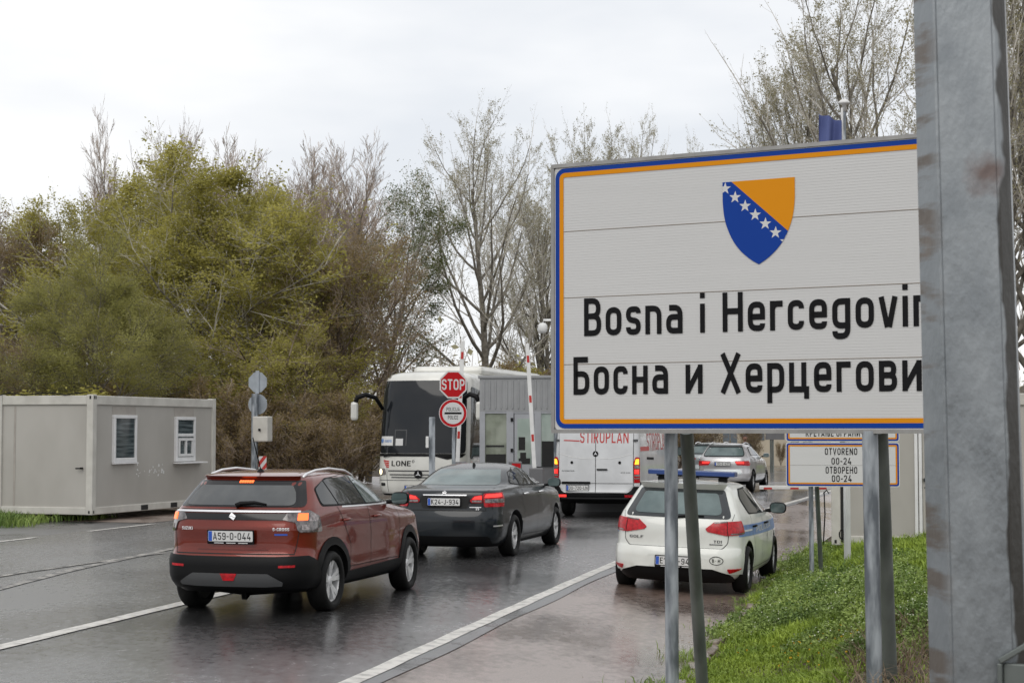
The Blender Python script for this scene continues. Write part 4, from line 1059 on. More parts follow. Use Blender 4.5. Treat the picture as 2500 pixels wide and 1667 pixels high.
# right-hand cabin behind the hours sign
t = thing('guard_cabin', 'grey container cabin with white door frame and black handle behind hours sign', 'cabin')
CB = at(2030, 1327, 29.6)
kb = cabin(t, CB, .02, -13.0, 6.06, 2.44, 2.6)
xd = (at(2222, 0, 29.9).x - CB.x)
mb = MB()
for x in (xd - .13, xd - .06, xd + .94): kb(mb, x, x + .055, -.02, .06, .12, 2.2, 0, .01)
kb(mb, xd - .13, xd + 1.0, -.02, .06, 2.2, 2.27, 0, .01)
f = mb.build('door_frame', M['upvc'], t)
mb = MB(); kb(mb, xd + .0, xd + .935, .0, .05, .14, 2.19, 0, .01); d = mb.build('door', M['container'], t)
mb = MB(); kb(mb, xd + .015, xd + .05, -.06, .0, 1.09, 1.15, 0, .01); kb(mb, xd + .02, xd + .17, -.06, -.04, 1.105, 1.135, 0, .008); mb.build('handle', M['black'], d)
mb = MB(); kb(mb, xd + .03, xd + .045, -.012, .0, .98, 1.0, 0); mb.build('keyhole', M['black'], d)
mb = MB(); kb(mb, .165, .24, -.01, .05, .05, 2.4); mb.build('dark_gap', M['void'], t)
mb = MB()
for i in range(3):
    for j in range(3): kb(mb, xd - .75 + i * .045, xd - .75 + i * .045 + .03, .038, .0495, .78 + j * .055, .78 + j * .055 + .04)
mb.build('vent_grille', M['upvc'], t)
mb = MB(); mb.path([at(2012, 1200, 29.4) , at(2013, 1230, 29.4), at(2014, 1255, 29.4), at(2010, 1330, 29.4)], .012, 6); mb.path([at(2010, 1205, 29.4), at(2018, 1196, 29.4), at(2024, 1204, 29.4)], .012, 6)
tag(mb.build('cable', M['black']), 'thin black cable hanging beside the grey guard cabin', 'cable', kind='thing')
mb = MB()
mb.path([at(2055 + 6 * math.cos(R(a)), 1304 + 11 * math.sin(R(a)), 29.2) for a in range(0, 361, 30)], .012, 6)
tag(mb.build('hose', M['black']), 'small black hose loop lying at the foot of the grey guard cabin', 'hose', kind='thing')

# ------------------------------------------------------------------ signs seen from behind across the road
t = thing('sign_pole', 'two grey sign backs, octagon above disc, with pale box on one pole', 'traffic sign')
Yr = 45.0; kr = Yr / F; c = at(629, 933, Yr); nd = Vector((.96, -.28)).normalized()
Mx = sign_matrix((c.x, c.y), nd, c.z); mb = MB(); mb.prism(octo(26 * kr), Mx @ Matrix.Translation((0, 0, -.014)), .014); mb.prism([(-.05, -.3), (.05, -.3), (.05, .3), (-.05, .3)], Mx, .03); mb.build('octagon_back', M['sign_back'], t)
c2 = at(629, 987, Yr); Mx = sign_matrix((c2.x, c2.y), nd, c2.z); mb = MB(); mb.prism(circ(25 * kr), Mx @ Matrix.Translation((0, 0, -.014)), .014); mb.prism([(-.05, -.25), (.05, -.25), (.05, .25), (-.05, .25)], Mx, .03); mb.build('disc_back', M['sign_back'], t)
cp_ = at(622, 1000, Yr - .12); mb = MB(); mb.tube((cp_.x, cp_.y, .0), (cp_.x, cp_.y, c.z - .3), .088, n=16); mb.build('pole', M['galv'], t)
cb = at(641, 1047, Yr - .15); mb = MB(); mb.box(cb, (.44, .3, .66), rz=-.35, bevel=.03); b = mb.build('junction_box', M['container_frame'], t)
mb = MB(); mb.box(cb + Vector((-.06, -.17, -.02)), (.06, .02, .06), rz=-.35); mb.build('lock', M['black'], b)
t = thing('hazard_board', 'small red and white diagonal striped board beyond the copper red crossover', 'traffic sign')
Yz = 44.0; c = at(641, 1142, Yz); Mx = sign_matrix((c.x, c.y), Vector((.98, .2)).normalized(), c.z); mb = MB(); w, h = .10, .30
mb.prism([(-w, -h), (w, -h), (w, h), (-w, h)], Mx @ Matrix.Translation((0, 0, -.012)), .012, 0)
for k in range(-2, 3): tri_poly(mb, clip_poly(clip_poly([(-w, k * .26 - .24), (w, k * .26 + .02), (w, k * .26 + .15), (-w, k * .26 - .11)], lambda p: p[1] + h), lambda p: h - p[1]), Mx, .003, 1)
mb.build('board', [M['white_sheet'], M['red_paint']], t)
mb = MB(); mb.tube((c.x, c.y + .04, 0), (c.x, c.y + .04, c.z), .03, n=10); mb.build('post', M['galv'], t)

# ------------------------------------------------------------------ flag, light mast, far building
t = thing('flag', 'dark blue flag hanging from a white pole behind the big sign', 'flag')
Yf = 44.0; mb = MB(); V = []; Fc = []; n = 14; h = 10
for j in range(h + 1):
    for i in range(n + 1):
        p = at(1999 + 54 * i / n + 4 * j / h * (1 - i / n), 277 + (19 * i / n) + j * 13.5, Yf); p.y += .16 * math.sin(i * .75 + j * .16) * (1 - .3 * i / n); V.append(p)
for j in range(h):
    for i in range(n): Fc.append((j * (n + 1) + i, j * (n + 1) + i + 1, (j + 1) * (n + 1) + i + 1, (j + 1) * (n + 1) + i))
mb.add(V, Fc, 0, True); mb.build('cloth', mat('blue_flag_cloth', (0.085, 0.110, 0.27), .85, var=.06, scale=1.5), t)
c = at(2053, 292, Yf); mb = MB(); mb.tube((c.x + .03, c.y, 0), (c.x + .03, c.y, c.z + .3), .045, .03, 10); mb.build('pole', M['white_metal'], t)
t = thing('light_mast', 'slim grey mast with a white mushroom lamp head above big sign', 'lamp post')
Yl = 46.0; c = at(2061, 262, Yl); mb = MB(); mb.tube((c.x, c.y, 0), (c.x, c.y, c.z - .1), .05, .045, 12); mb.build('mast', M['galv'], t)
mb = MB(); mb.lathe([(.001, .22), (.09, .20), (.16, .13), (.165, .09), (.06, .06), (.06, -.12), (.001, -.12)], Matrix.Translation(c), 20); mb.build('lamp_head', M['white_metal'], t)
t = thing('roadside_house', 'beige rendered building with dark shutters far down the road', 'house')
m_h = mat('beige_render', (0.46, 0.40, 0.31), .85, var=.07, scale=.6)
Yb2 = 104.0; xa, xb = at(1742, 0, Yb2).x, at(2040, 0, Yb2).x
mb = MB(); mb.box2((xa, Yb2, -.3), (xb, Yb2 + 9, 6.2)); mb.build('wall', m_h, t)
mb = MB(); mb.box2((xa - .5, Yb2 - .5, 6.2), (xb + .5, Yb2 + 9.5, 6.4)); V = [(xa - .5, Yb2 - .5, 6.4), (xb + .5, Yb2 - .5, 6.4), (xb + .5, Yb2 + 9.5, 6.4), (xa - .5, Yb2 + 9.5, 6.4), (xa + 2, Yb2 + 4.5, 8.2), (xb - 2, Yb2 + 4.5, 8.2)]
mb.add(V, [(0, 1, 5, 4), (2, 3, 4, 5), (0, 4, 3), (1, 2, 5)]); mb.build('roof', mat('red_tiles', (.24, .09, .05), .8, var=.2, scale=2), t)
m_sh = mat('blue_grey_shutter', (.12, .145, .17), .6, var=.1, scale=2)
for u0, u1 in ((1758, 1774), (1776, 1792), (1846, 1858)):
    mb = MB(); mb.box2((at(u0, 0, Yb2).x, Yb2 - .06, .15 if u0 < 1800 else 1.4), (at(u1, 0, Yb2).x, Yb2 + .02, 2.6)); mb.build('shutter', m_sh, t)
for k in range(3):
    mb = MB(); x = xa + .8 + k * 2.3; mb.box2((x, Yb2 - .03, 3.9), (x + 1.0, Yb2 + .02, 5.3)); mb.build('window', M['glass'], t)
t = thing('direction_board', 'grey back of a road board on two posts by the beige building', 'traffic sign')
Yq = 88.0; c0, c1 = at(1869, 1073, Yq), at(1915, 1040, Yq)
mb = MB(); mb.box2((c0.x, Yq, c0.z), (c1.x, Yq + .05, c0.z + 1.5)); mb.build('board_back', M['booth_low'], t)
for u in (1874, 1879): mb = MB(); x = at(u, 0, Yq).x; mb.tube((x, Yq + .08, -.2), (x, Yq + .08, c0.z + 1.4), .05, n=8); mb.build('post', M['galv_dark'], t)

# ------------------------------------------------------------------ a person beyond the silver crossover
def skin_body(name, P, E, mats, parent=None):
    me = bpy.data.meshes.new(name); me.from_pydata([p[0] for p in P], E, []); o = bpy.data.objects.new(name, me); COL.objects.link(o)
    md = o.modifiers.new('skin', 'SKIN'); sk = me.skin_vertices[0].data if me.skin_vertices else None
    if sk is None:
        bm = bmesh.new(); bm.from_mesh(me); bm.verts.layers.skin.verify(); bm.to_mesh(me); bm.free(); sk = me.skin_vertices[0].data
    for i, p in enumerate(P): sk[i].radius = (p[1], p[1] if len(p) < 3 else p[2])
    sk[0].use_root = True
    o.modifiers.new('sub', 'SUBSURF').levels = 1
    nm = bpy.data.meshes.new_from_object(o.evaluated_get(bpy.context.evaluated_depsgraph_get())); o.modifiers.clear(); o.data = nm; nm.name = name
    for m in mats: nm.materials.append(m)
    for f in nm.polygons: f.use_smooth = True
    if parent is not None: o.parent = parent
    return o
m_skin = mat('skin', (.32, .17, .12), .6); m_cl = mat('dark_jacket', (.025, .028, .03), .8)
pp = at(1819, 1100, 66.0)
PB = [((0, 0, .95), .15, .11), ((0, 0, 1.15), .15, .11), ((0, 0, 1.36), .17, .10), ((0, 0, 1.50), .055), ((0, .0, 1.56), .055), ((.19, 0, 1.40), .06), ((.24, .03, 1.12), .048), ((.22, -.08, .88), .036), ((.22, -.11, .79), .032), ((-.19, 0, 1.40), .06), ((-.24, .03, 1.12), .048), ((-.22, -.08, .88), .036), ((-.22, -.11, .79), .032),
      ((.09, 0, .86), .095), ((.10, -.01, .48), .065), ((.10, .02, .08), .045), ((.10, -.13, .04), .04), ((-.09, 0, .86), .095), ((-.10, -.01, .48), .065), ((-.10, .02, .08), .045), ((-.10, -.13, .04), .04)]
EB = [(0, 1), (1, 2), (2, 3), (3, 4), (2, 5), (5, 6), (6, 7), (7, 8), (2, 9), (9, 10), (10, 11), (11, 12), (0, 13), (13, 14), (14, 15), (15, 16), (0, 17), (17, 18), (18, 19), (19, 20)]
p = skin_body('person', PB, EB, [m_cl, m_skin]); p.location = (pp.x, pp.y, .02); tag(p, 'person in dark jacket standing beyond the silver crossover, only head showing', 'person', kind='thing')
for f in p.data.polygons:
    if f.center.z > 1.5 or (abs(f.center.x) > .15 and f.center.z < .86 and f.center.z > .7): f.material_index = 1
mb = MB(); bm = bmesh.new(); bmesh.ops.create_uvsphere(bm, u_segments=16, v_segments=12, radius=1)
for v in bm.verts:
    q = v.co; v.co = Vector((q.x * .078 * (1 - .18 * max(0, -q.z)), q.y * .098 - (.012 if q.y < -.9 else 0), q.z * .118 + 1.655))
mb.add([v.co for v in bm.verts], [[v.index for v in f.verts] for f in bm.faces], 0, True); bm.free()
mb.path([(0, -.095, 1.67), (0, -.118, 1.635), (0, -.095, 1.63)], .012, 6)
for s_ in (-1, 1): mb.box((s_ * .08, 0, 1.65), (.015, .04, .06), bevel=.006); mb.box((s_ * .03, -.094, 1.668), (.022, .008, .01), 1)
mb.box((0, -.092, 1.605), (.045, .01, .01), 1)
mb.build('face', [m_skin, M['black']], p)
mb = MB(); bm = bmesh.new(); bmesh.ops.create_uvsphere(bm, u_segments=16, v_segments=12, radius=1)
V = [Vector((v.co.x * .088, v.co.y * .105 + .014, v.co.z * .115 + 1.68)) for v in bm.verts]; Fc = [[v.index for v in f.verts] for f in bm.faces if f.calc_center_median().z > .15 or f.calc_center_median().y > .4]; bm.free()
mb.add(V, Fc, 0, True); mb.build('hair', mat('dark_hair', (.05, .028, .02), .7), p)
# ------------------------------------------------------------------ vehicles
def wheels(t, sh, r, rim, width, track, style=0, spokes=5, m=None, turn=0.0):
    for i, ax in enumerate(sh.axles):
        for sd in (1, -1):
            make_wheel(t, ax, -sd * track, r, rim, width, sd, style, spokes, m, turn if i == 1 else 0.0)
def arch_panels(t, m, sh, r0, r1, off=.012, low=-25):
    for ax in sh.axles:
        for sd in (1, -1):
            mb = MB(); o = arc(ax, sh.wr, r1, low, 180 - low, 18); i = arc(ax, sh.wr, r0, 180 - low, low, 18)
            sh.panel(mb, [p for p in o + i], 'side', sd, off, 0, step=.06, sink=.03); mb.build('wheel_arch_trim', m, t)
def underbody(t, sh, z0, z1, w):
    mb = MB(); a, b = sh.axles
    mb.box2((a - .45, -w * .62, z0), (b + .4, w * .62, z1), 0, .04)
    mb.box2((.18, -w * .55, z0 + .06), (a - .4, w * .55, z1), 0, .04)
    for ax in sh.axles: mb.tube((ax, -w * .8, sh.wr), (ax, w * .8, sh.wr), .05, n=8)
    return mb.build('underbody', M['plastic'], t)
def part(t, name, mats, fn):
    mb = MB(); fn(mb); return mb.build(name, mats, t)

# ---- copper red crossover
def red_suv(loc, rz):
    t = thing('suv', 'copper red crossover with silver roof rails, brake lamps lit, plate A59-O-044', 'car', loc, rz, 'cars queuing at the border')
    rows = [(.235, .16, 4.18, .76, .20), (.32, .035, 4.26, .85, .24), (.42, .0, 4.30, .885, .25), (.58, .0, 4.30, .892, .25), (.635, .035, 4.29, .890, .25), (.70, .055, 4.27, .890, .26),
            (.80, .06, 4.23, .893, .26), (.92, .055, 4.15, .893, .26), (.98, .07, 3.95, .890, .26), (1.03, .08, 3.6, .884, .26), (1.09, .10, 3.2, .872, .26), (1.14, .15, 2.98, .856, .25), (1.20, .215, 2.86, .826, .24),
            (1.30, .32, 2.66, .775, .22), (1.40, .425, 2.43, .722, .20), (1.45, .50, 2.25, .685, .20), (1.48, .60, 2.08, .63, .2), (1.508, .80, 1.9, .52, .2), (1.526, 1.05, 1.7, .32, .15), (1.532, 1.25, 1.5, .10, .08)]
    sh = Shell(rows, (.82, 3.42), bow=.13, tapr=.06, tapf=.09, flare=.022, wheel_r=.334)
    sh.mesh('body', [M['p_red'], M['plastic']], t, dark_below=.33)
    def bumper(mb):
        sh.panel(mb, [(-1.12, .30), (1.12, .30), (1.10, .56, .1), (.86, .635, .1), (.5, .618), (-.5, .618), (-.86, .635, .1), (-1.10, .56, .1)], off=.022, step=.06, sink=.03)
        sh.panel(mb, [(-.72, .245), (.72, .245), (.8, .32), (-.8, .32)], off=.012, step=.08)
    part(t, 'rear_bumper', M['plastic'], bumper)
    arch_panels(t, M['plastic'], sh, .385, .475)
    [part(t, 'sill_trim', M['plastic'], lambda mb: sh.panel(mb, [(1.2, .22), (3.05, .22), (3.05, .43), (1.2, .40)], 'side', sd, .012)) for sd in (1, -1)]
    part(t, 'skid_plate', M['plastic_grey'], lambda mb: sh.panel(mb, [(-.58, .335), (-.40, .325), (.40, .325), (.58, .335), (.60, .365, .03), (.43, .45, .04), (-.43, .45, .04), (-.60, .365, .03)], off=.034, step=.06))
    part(t, 'fog_lamp', M['lamp_red'], lambda mb: sh.panel(mb, [(-.06, .385), (.06, .385), (.095, .45), (-.095, .45)], off=.042))
    for sg in (1, -1):
        part(t, 'reflector', M['lamp_red'], lambda mb: sh.panel(mb, [(sg * .55, .515), (sg * .72, .52), (sg * .72, .545), (sg * .55, .54)], off=.028))
    part(t, 'rear_window', [M['gloss_black'], M['rear_tint']], lambda mb: (sh.panel(mb, [(-.80, 1.15, .05), (.80, 1.15, .05), (.665, 1.428, .04), (-.665, 1.428, .04)], off=.004, step=.07), sh.panel(mb, [(-.66, 1.165, .06), (.66, 1.165, .06), (.60, 1.30, .05), (.54, 1.375, .05), (-.54, 1.375, .05), (-.60, 1.30, .05)], off=.008, step=.07, mat=1)))
    part(t, 'spoiler', [M['p_red'], M['plastic']], lambda mb: (sh.panel(mb, [(-.62, 1.438, .04), (.62, 1.438, .04), (.50, 1.50, .05), (-.50, 1.50, .05)], off=.05, sink=.0, step=.06, lift=lambda a, b: .010 + .034 * (1.505 - b) / .065)))
    def brake(mb):
        for k in range(6): sh.panel(mb, [(-.085 + k * .0285, 1.402), (-.064 + k * .0285, 1.402), (-.064 + k * .0285, 1.424), (-.085 + k * .0285, 1.424)], off=.012)
    part(t, 'high_brake_lamp', M['lit_hot'], brake)
    part(t, 'tailgate_strip', [M['gloss_black'], M['chrome']], lambda mb: (sh.panel(mb, [(-.64, 1.015, .02), (.64, 1.015, .02), (.66, 1.082), (-.66, 1.082)], off=.010), sh.panel(mb, [(-.74, 1.089), (.74, 1.089), (.74, 1.105), (-.74, 1.105)], off=.022, step=.07, mat=1)))
    for sg in (1, -1):
        q = lambda L: [(sg * a, b, *c) for a, b, *c in L]
        l = part(t, 'tail_lamp', M['lamp_dark'], lambda mb: sh.panel(mb, q([(.56, 1.02), (.60, 1.082), (.84, 1.115, .03), (1.04, 1.045, .05), (1.12, .885, .02), (.735, .885, .05), (.70, .99, .05)]), off=.014, step=.05))
        part(l, 'lit_segment', M['lit_hot'], lambda mb: sh.panel(mb, q([(.715, 1.01, .01), (.835, 1.01, .01), (.835, 1.082, .01), (.715, 1.082, .01)]), off=.02))
        part(l, 'clear_segment', M['lamp_clear'], lambda mb: (sh.panel(mb, q([(.845, 1.00), (1.0, 1.0), (.99, 1.055, .02), (.865, 1.095, .02)]), off=.019), sh.panel(mb, q([(.77, .915, .01), (.865, .915, .01), (.865, .965, .01), (.77, .965, .01)]), off=.019)))
    part(t, 'tailgate_seam', M['void'], lambda mb: (sh.seam(mb, [(.745, .885), (.72, .75), (.70, .655)], mirror=True), sh.seam(mb, [(-.70, .655), (.70, .655)], w=.012), sh.seam(mb, [(-.70, 1.125), (.70, 1.125)], w=.006)))
    part(t, 'tailgate_crease', M['p_red'], lambda mb: sh.panel(mb, [(-.44, .70, .02), (.44, .70, .02), (.36, .722, .01), (-.36, .722, .01)], off=.014, step=.06))
    def badge(mb):
        for a in ([(-.04, 1.05), (-.015, 1.085), (.042, 1.05), (.012, 1.042), (-.012, 1.058)], [(.04, 1.045), (.015, 1.01), (-.042, 1.045), (-.012, 1.053), (.012, 1.037)]): sh.panel(mb, a, off=.026, step=.03)
        sh.text(mb, 'SUZUKI', .032, -.62, .905, off=.008, width=.14); sh.text(mb, 'S-CROSS', .030, .46, .905, off=.008, width=.18)
    part(t, 'badge', M['chrome'], badge)
    part(t, 'hybrid_badge', M['plate_blue'], lambda mb: sh.panel(mb, [(.48, .855), (.62, .855), (.62, .872), (.48, .872)], off=.008))
    plate(t, (.028, .0, .845), 'A59-O-044', tilt=-.05, sub=True)
    part(t, 'rear_wiper', M['plastic'], lambda mb: mb.path([sh.ev(.0, 1.165) + Vector((-.03, 0, 0)), sh.ev(.05, 1.19) + Vector((-.04, 0, 0)), sh.ev(.2, 1.20) + Vector((-.035, 0, 0)), sh.ev(.34, 1.18) + Vector((-.02, 0, 0))], [.03, .026, .02, .01], 6))
    for sd in (1, -1):
        sur = part(t, 'window_surround', M['plastic'], lambda mb: sh.panel(mb, [(.60, 1.145, .05), (3.02, 1.105, .03), (2.22, 1.45, .12), (1.6, 1.473, .2), (1.0, 1.445, .15), (.63, 1.34, .08)], 'side', sd, .003, step=.09))
        for w in ([(.63, 1.165, .04), (1.0, 1.155, .01), (.90, 1.415, .02), (.655, 1.33, .06)], [(1.03, 1.155, .02), (1.80, 1.142, .02), (1.66, 1.452, .03), (1.05, 1.435, .08), (.93, 1.415)], [(1.86, 1.14, .02), (2.93, 1.12, .02), (2.2, 1.432, .08), (1.72, 1.452, .02)]):
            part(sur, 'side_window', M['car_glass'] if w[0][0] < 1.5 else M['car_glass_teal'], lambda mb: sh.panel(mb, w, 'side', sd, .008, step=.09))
        part(t, 'window_trim', M['chrome'], lambda mb: sh.panel(mb, [(1.1, 1.118), (3.0, 1.088), (3.0, 1.102), (1.1, 1.134)], 'side', sd, .008, step=.1))
        part(t, 'door_seam', M['void'], lambda mb: [sh.seam(mb, L, 'side', sd) for L in ([(1.28, .45), (1.32, .7), (1.12, .95), (.98, 1.13)], [(1.95, .43), (1.95, .8), (1.86, 1.13)], [(2.95, .44), (3.0, .8), (2.95, 1.09)], [(1.28, .45), (2.95, .45)])])
        for hx in (1.18, 2.12): handle_part(sh, t, hx, .975, sd, M['p_red'])
        mirror_part(t, 2.72, .84, 1.16, M['plastic'], sd)
        part(t, 'roof_rail', M['chrome'], lambda mb: mb.path([sh.mapper('top')(x, sd * rr)[0] + Vector((0, 0, dz)) for x, rr, dz in ((.66, .565, .0), (.76, .565, .022), (1.0, .57, .04), (1.4, .575, .046), (1.9, .57, .040), (2.15, .56, .018), (2.25, .555, -.01))], .015, 8))
    part(t, 'aerial', M['plastic'], lambda mb: (mb.lathe([(.045, -.01), (.035, .025), (.012, .045), (.001, .05)], Matrix.Translation(sh.mapper('top')(.80, 0)[0]), 12), mb.path([sh.mapper('top')(.80, 0)[0] + Vector((-.22 * k, 0, .03 + .36 * k)) for k in (0, .5, 1)], .007, 6)))
    wheels(t, sh, .334, .246, .215, .775, 0, 5, turn=.05)
    underbody(t, sh, .27, .42, .85)
    return t

# ---- dark saloon
def dark_saloon(loc, rz):
    t = thing('saloon_car', 'dark blue grey saloon with red tail lamps and plate K24-J-934', 'car', loc, rz, 'cars queuing at the border')
    rows = [(.18, .20, 4.6, .80, .22), (.28, .06, 4.70, .88, .26), (.42, .01, 4.77, .92, .28), (.58, .0, 4.78, .93, .28), (.68, .015, 4.77, .93, .28), (.74, .045, 4.75, .93, .28), (.86, .06, 4.66, .928, .28), (.94, .06, 4.5, .925, .27),
            (1.0, .07, 4.2, .915, .27), (1.04, .095, 3.95, .90, .27), (1.065, .20, 3.7, .888, .27), (1.085, .46, 3.5, .872, .27), (1.105, .70, 3.38, .85, .26), (1.13, .82, 3.3, .825, .25), (1.20, .99, 3.13, .782, .24), (1.28, 1.20, 2.94, .728, .23),
            (1.34, 1.40, 2.75, .68, .22), (1.385, 1.62, 2.55, .61, .22), (1.42, 1.85, 2.38, .48, .2), (1.44, 2.0, 2.25, .28, .12), (1.446, 2.08, 2.18, .08, .05)]
    rows = [(z, a, b, w * .968, c) for z, a, b, w, c in rows]
    sh = Shell(rows, (1.06, 3.875), bow=.16, tapr=.07, tapf=.08, flare=.012, wheel_r=.335)
    sh.mesh('body', [M['p_dark'], M['plastic']], t, dark_below=.24)
    part(t, 'rear_bumper', M['p_dark'], lambda mb: sh.panel(mb, [(-1.1, .34), (1.1, .34), (1.1, .655, .05), (.8, .715, .05), (-.8, .715, .05), (-1.1, .655, .05)], off=.02, step=.07, sink=.02))
    part(t, 'lower_valance', M['plastic'], lambda mb: sh.panel(mb, [(-.75, .22), (.75, .22), (.7, .36, .05), (-.7, .36, .05)], off=.024, step=.08))
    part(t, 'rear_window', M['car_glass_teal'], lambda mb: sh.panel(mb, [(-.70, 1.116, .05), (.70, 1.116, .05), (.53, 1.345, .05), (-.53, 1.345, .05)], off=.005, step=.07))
    for sg in (1, -1):
        q = lambda L: [(sg * a, b, *c) for a, b, *c in L]
        l = part(t, 'tail_lamp', M['lamp_red'], lambda mb: (sh.panel(mb, q([(.605, 1.005, .03), (.98, 1.02, .05), (1.06, .93, .05), (1.04, .80, .03), (.62, .80, .03)]), off=.014), sh.panel(mb, q([(.40, .905, .03), (.47, .965, .03), (.595, .985), (.595, .865), (.43, .865, .02)]), off=.012)))
        part(l, 'lit_segment', M['lit_red'], lambda mb: (sh.panel(mb, q([(.62, .94, .02), (.97, .955, .02), (.93, 1.0, .02), (.65, .99, .02)]), off=.020), sh.panel(mb, q([(.44, .918), (.585, .918), (.585, .972, .02), (.48, .957, .02)]), off=.018)))
        part(l, 'clear_segment', M['lamp_clear'], lambda mb: (sh.panel(mb, q([(.63, .865), (1.03, .865), (1.04, .925, .02), (.63, .925)]), off=.019), sh.panel(mb, q([(.44, .875), (.585, .875), (.585, .905), (.43, .905)]), off=.017)))
        part(t, 'reflector', M['chrome'], lambda mb: sh.panel(mb, q([(.78, .50), (1.0, .505), (1.0, .525), (.78, .52)]), off=.026))
    part(t, 'boot_recess', M['void'], lambda mb: sh.panel(mb, [(-.37, .775, .05), (.37, .775, .05), (.40, .965, .03), (-.40, .965, .03)], off=.006))
    part(t, 'boot_trim', M['chrome'], lambda mb: sh.panel(mb, [(-.35, .972), (.35, .972), (.35, .988), (-.35, .988)], off=.012, mat=0))
    part(t, 'boot_seam', M['void'], lambda mb: (sh.seam(mb, [(-.66, .745), (.66, .745)], w=.014), sh.seam(mb, [(.66, .745), (.63, .80)], mirror=True), sh.seam(mb, [(.60, 1.0), (.72, 1.08)], mirror=True)))
    def badge(mb):
        for dz in (0, .020): sh.panel(mb, [(-.032, .992 + dz), (0, 1.010 + dz), (.032, .992 + dz), (.032, 1.0 + dz), (0, 1.019 + dz), (-.032, 1.0 + dz)], off=.012, step=.04)
        sh.panel(mb, [(.40, .790), (.58, .790), (.58, .800), (.40, .800)], off=.012)
    part(t, 'badge', M['chrome'], badge)
    part(t, 'model_badge', M['chrome'], lambda mb: sh.text(mb, 'C5', .04, .50, .755, off=.008))
    plate(t, (.038, .0, .878), 'K24-J-934')
    for sd in (1, -1):
        sur = part(t, 'window_surround', M['plastic'], lambda mb: sh.panel(mb, [(1.16, 1.135, .03), (1.5, 1.095, .05), (3.42, 1.07, .03), (2.80, 1.31, .2), (2.35, 1.378, .3), (1.9, 1.378, .3), (1.5, 1.305, .2)], 'side', sd, .003, step=.09))
        for w in ([(1.22, 1.14), (1.50, 1.108), (1.62, 1.30), (1.52, 1.285, .05)], [(1.56, 1.105), (2.35, 1.095), (2.25, 1.365), (1.92, 1.362, .15), (1.67, 1.31)], [(2.41, 1.093), (3.33, 1.085), (2.78, 1.297, .15), (2.32, 1.363, .05)]):
            part(sur, 'side_window', M['car_glass'], lambda mb: sh.panel(mb, w, 'side', sd, .008, step=.09))
        part(t, 'door_seam', M['void'], lambda mb: [sh.seam(mb, L, 'side', sd, w=.007) for L in ([(1.55, .32), (1.58, .7), (1.42, .9), (1.5, 1.08)], [(2.42, .3), (2.44, .8), (2.4, 1.08)], [(3.4, .3), (3.46, .8), (3.4, 1.06)], [(1.55, .31), (3.4, .29)])])
        for hx in (1.62, 2.60): handle_part(sh, t, hx, .96, sd, M['chrome'])
        mirror_part(t, 3.12, .87, 1.10, M['p_dark'], sd)
    part(t, 'roof_aerial', M['plastic'], lambda mb: mb.prism([(-.07, 0), (.07, 0), (.0, .05), (-.05, .06)], Matrix.Translation(sh.mapper('top')(1.72, 0)[0] + Vector((0, .012, -.01))) @ Matrix.Rotation(PI / 2, 4, 'X'), .024))
    wheels(t, sh, .335, .242, .225, .765, 0, 5)
    underbody(t, sh, .18, .4, .88)
    return t

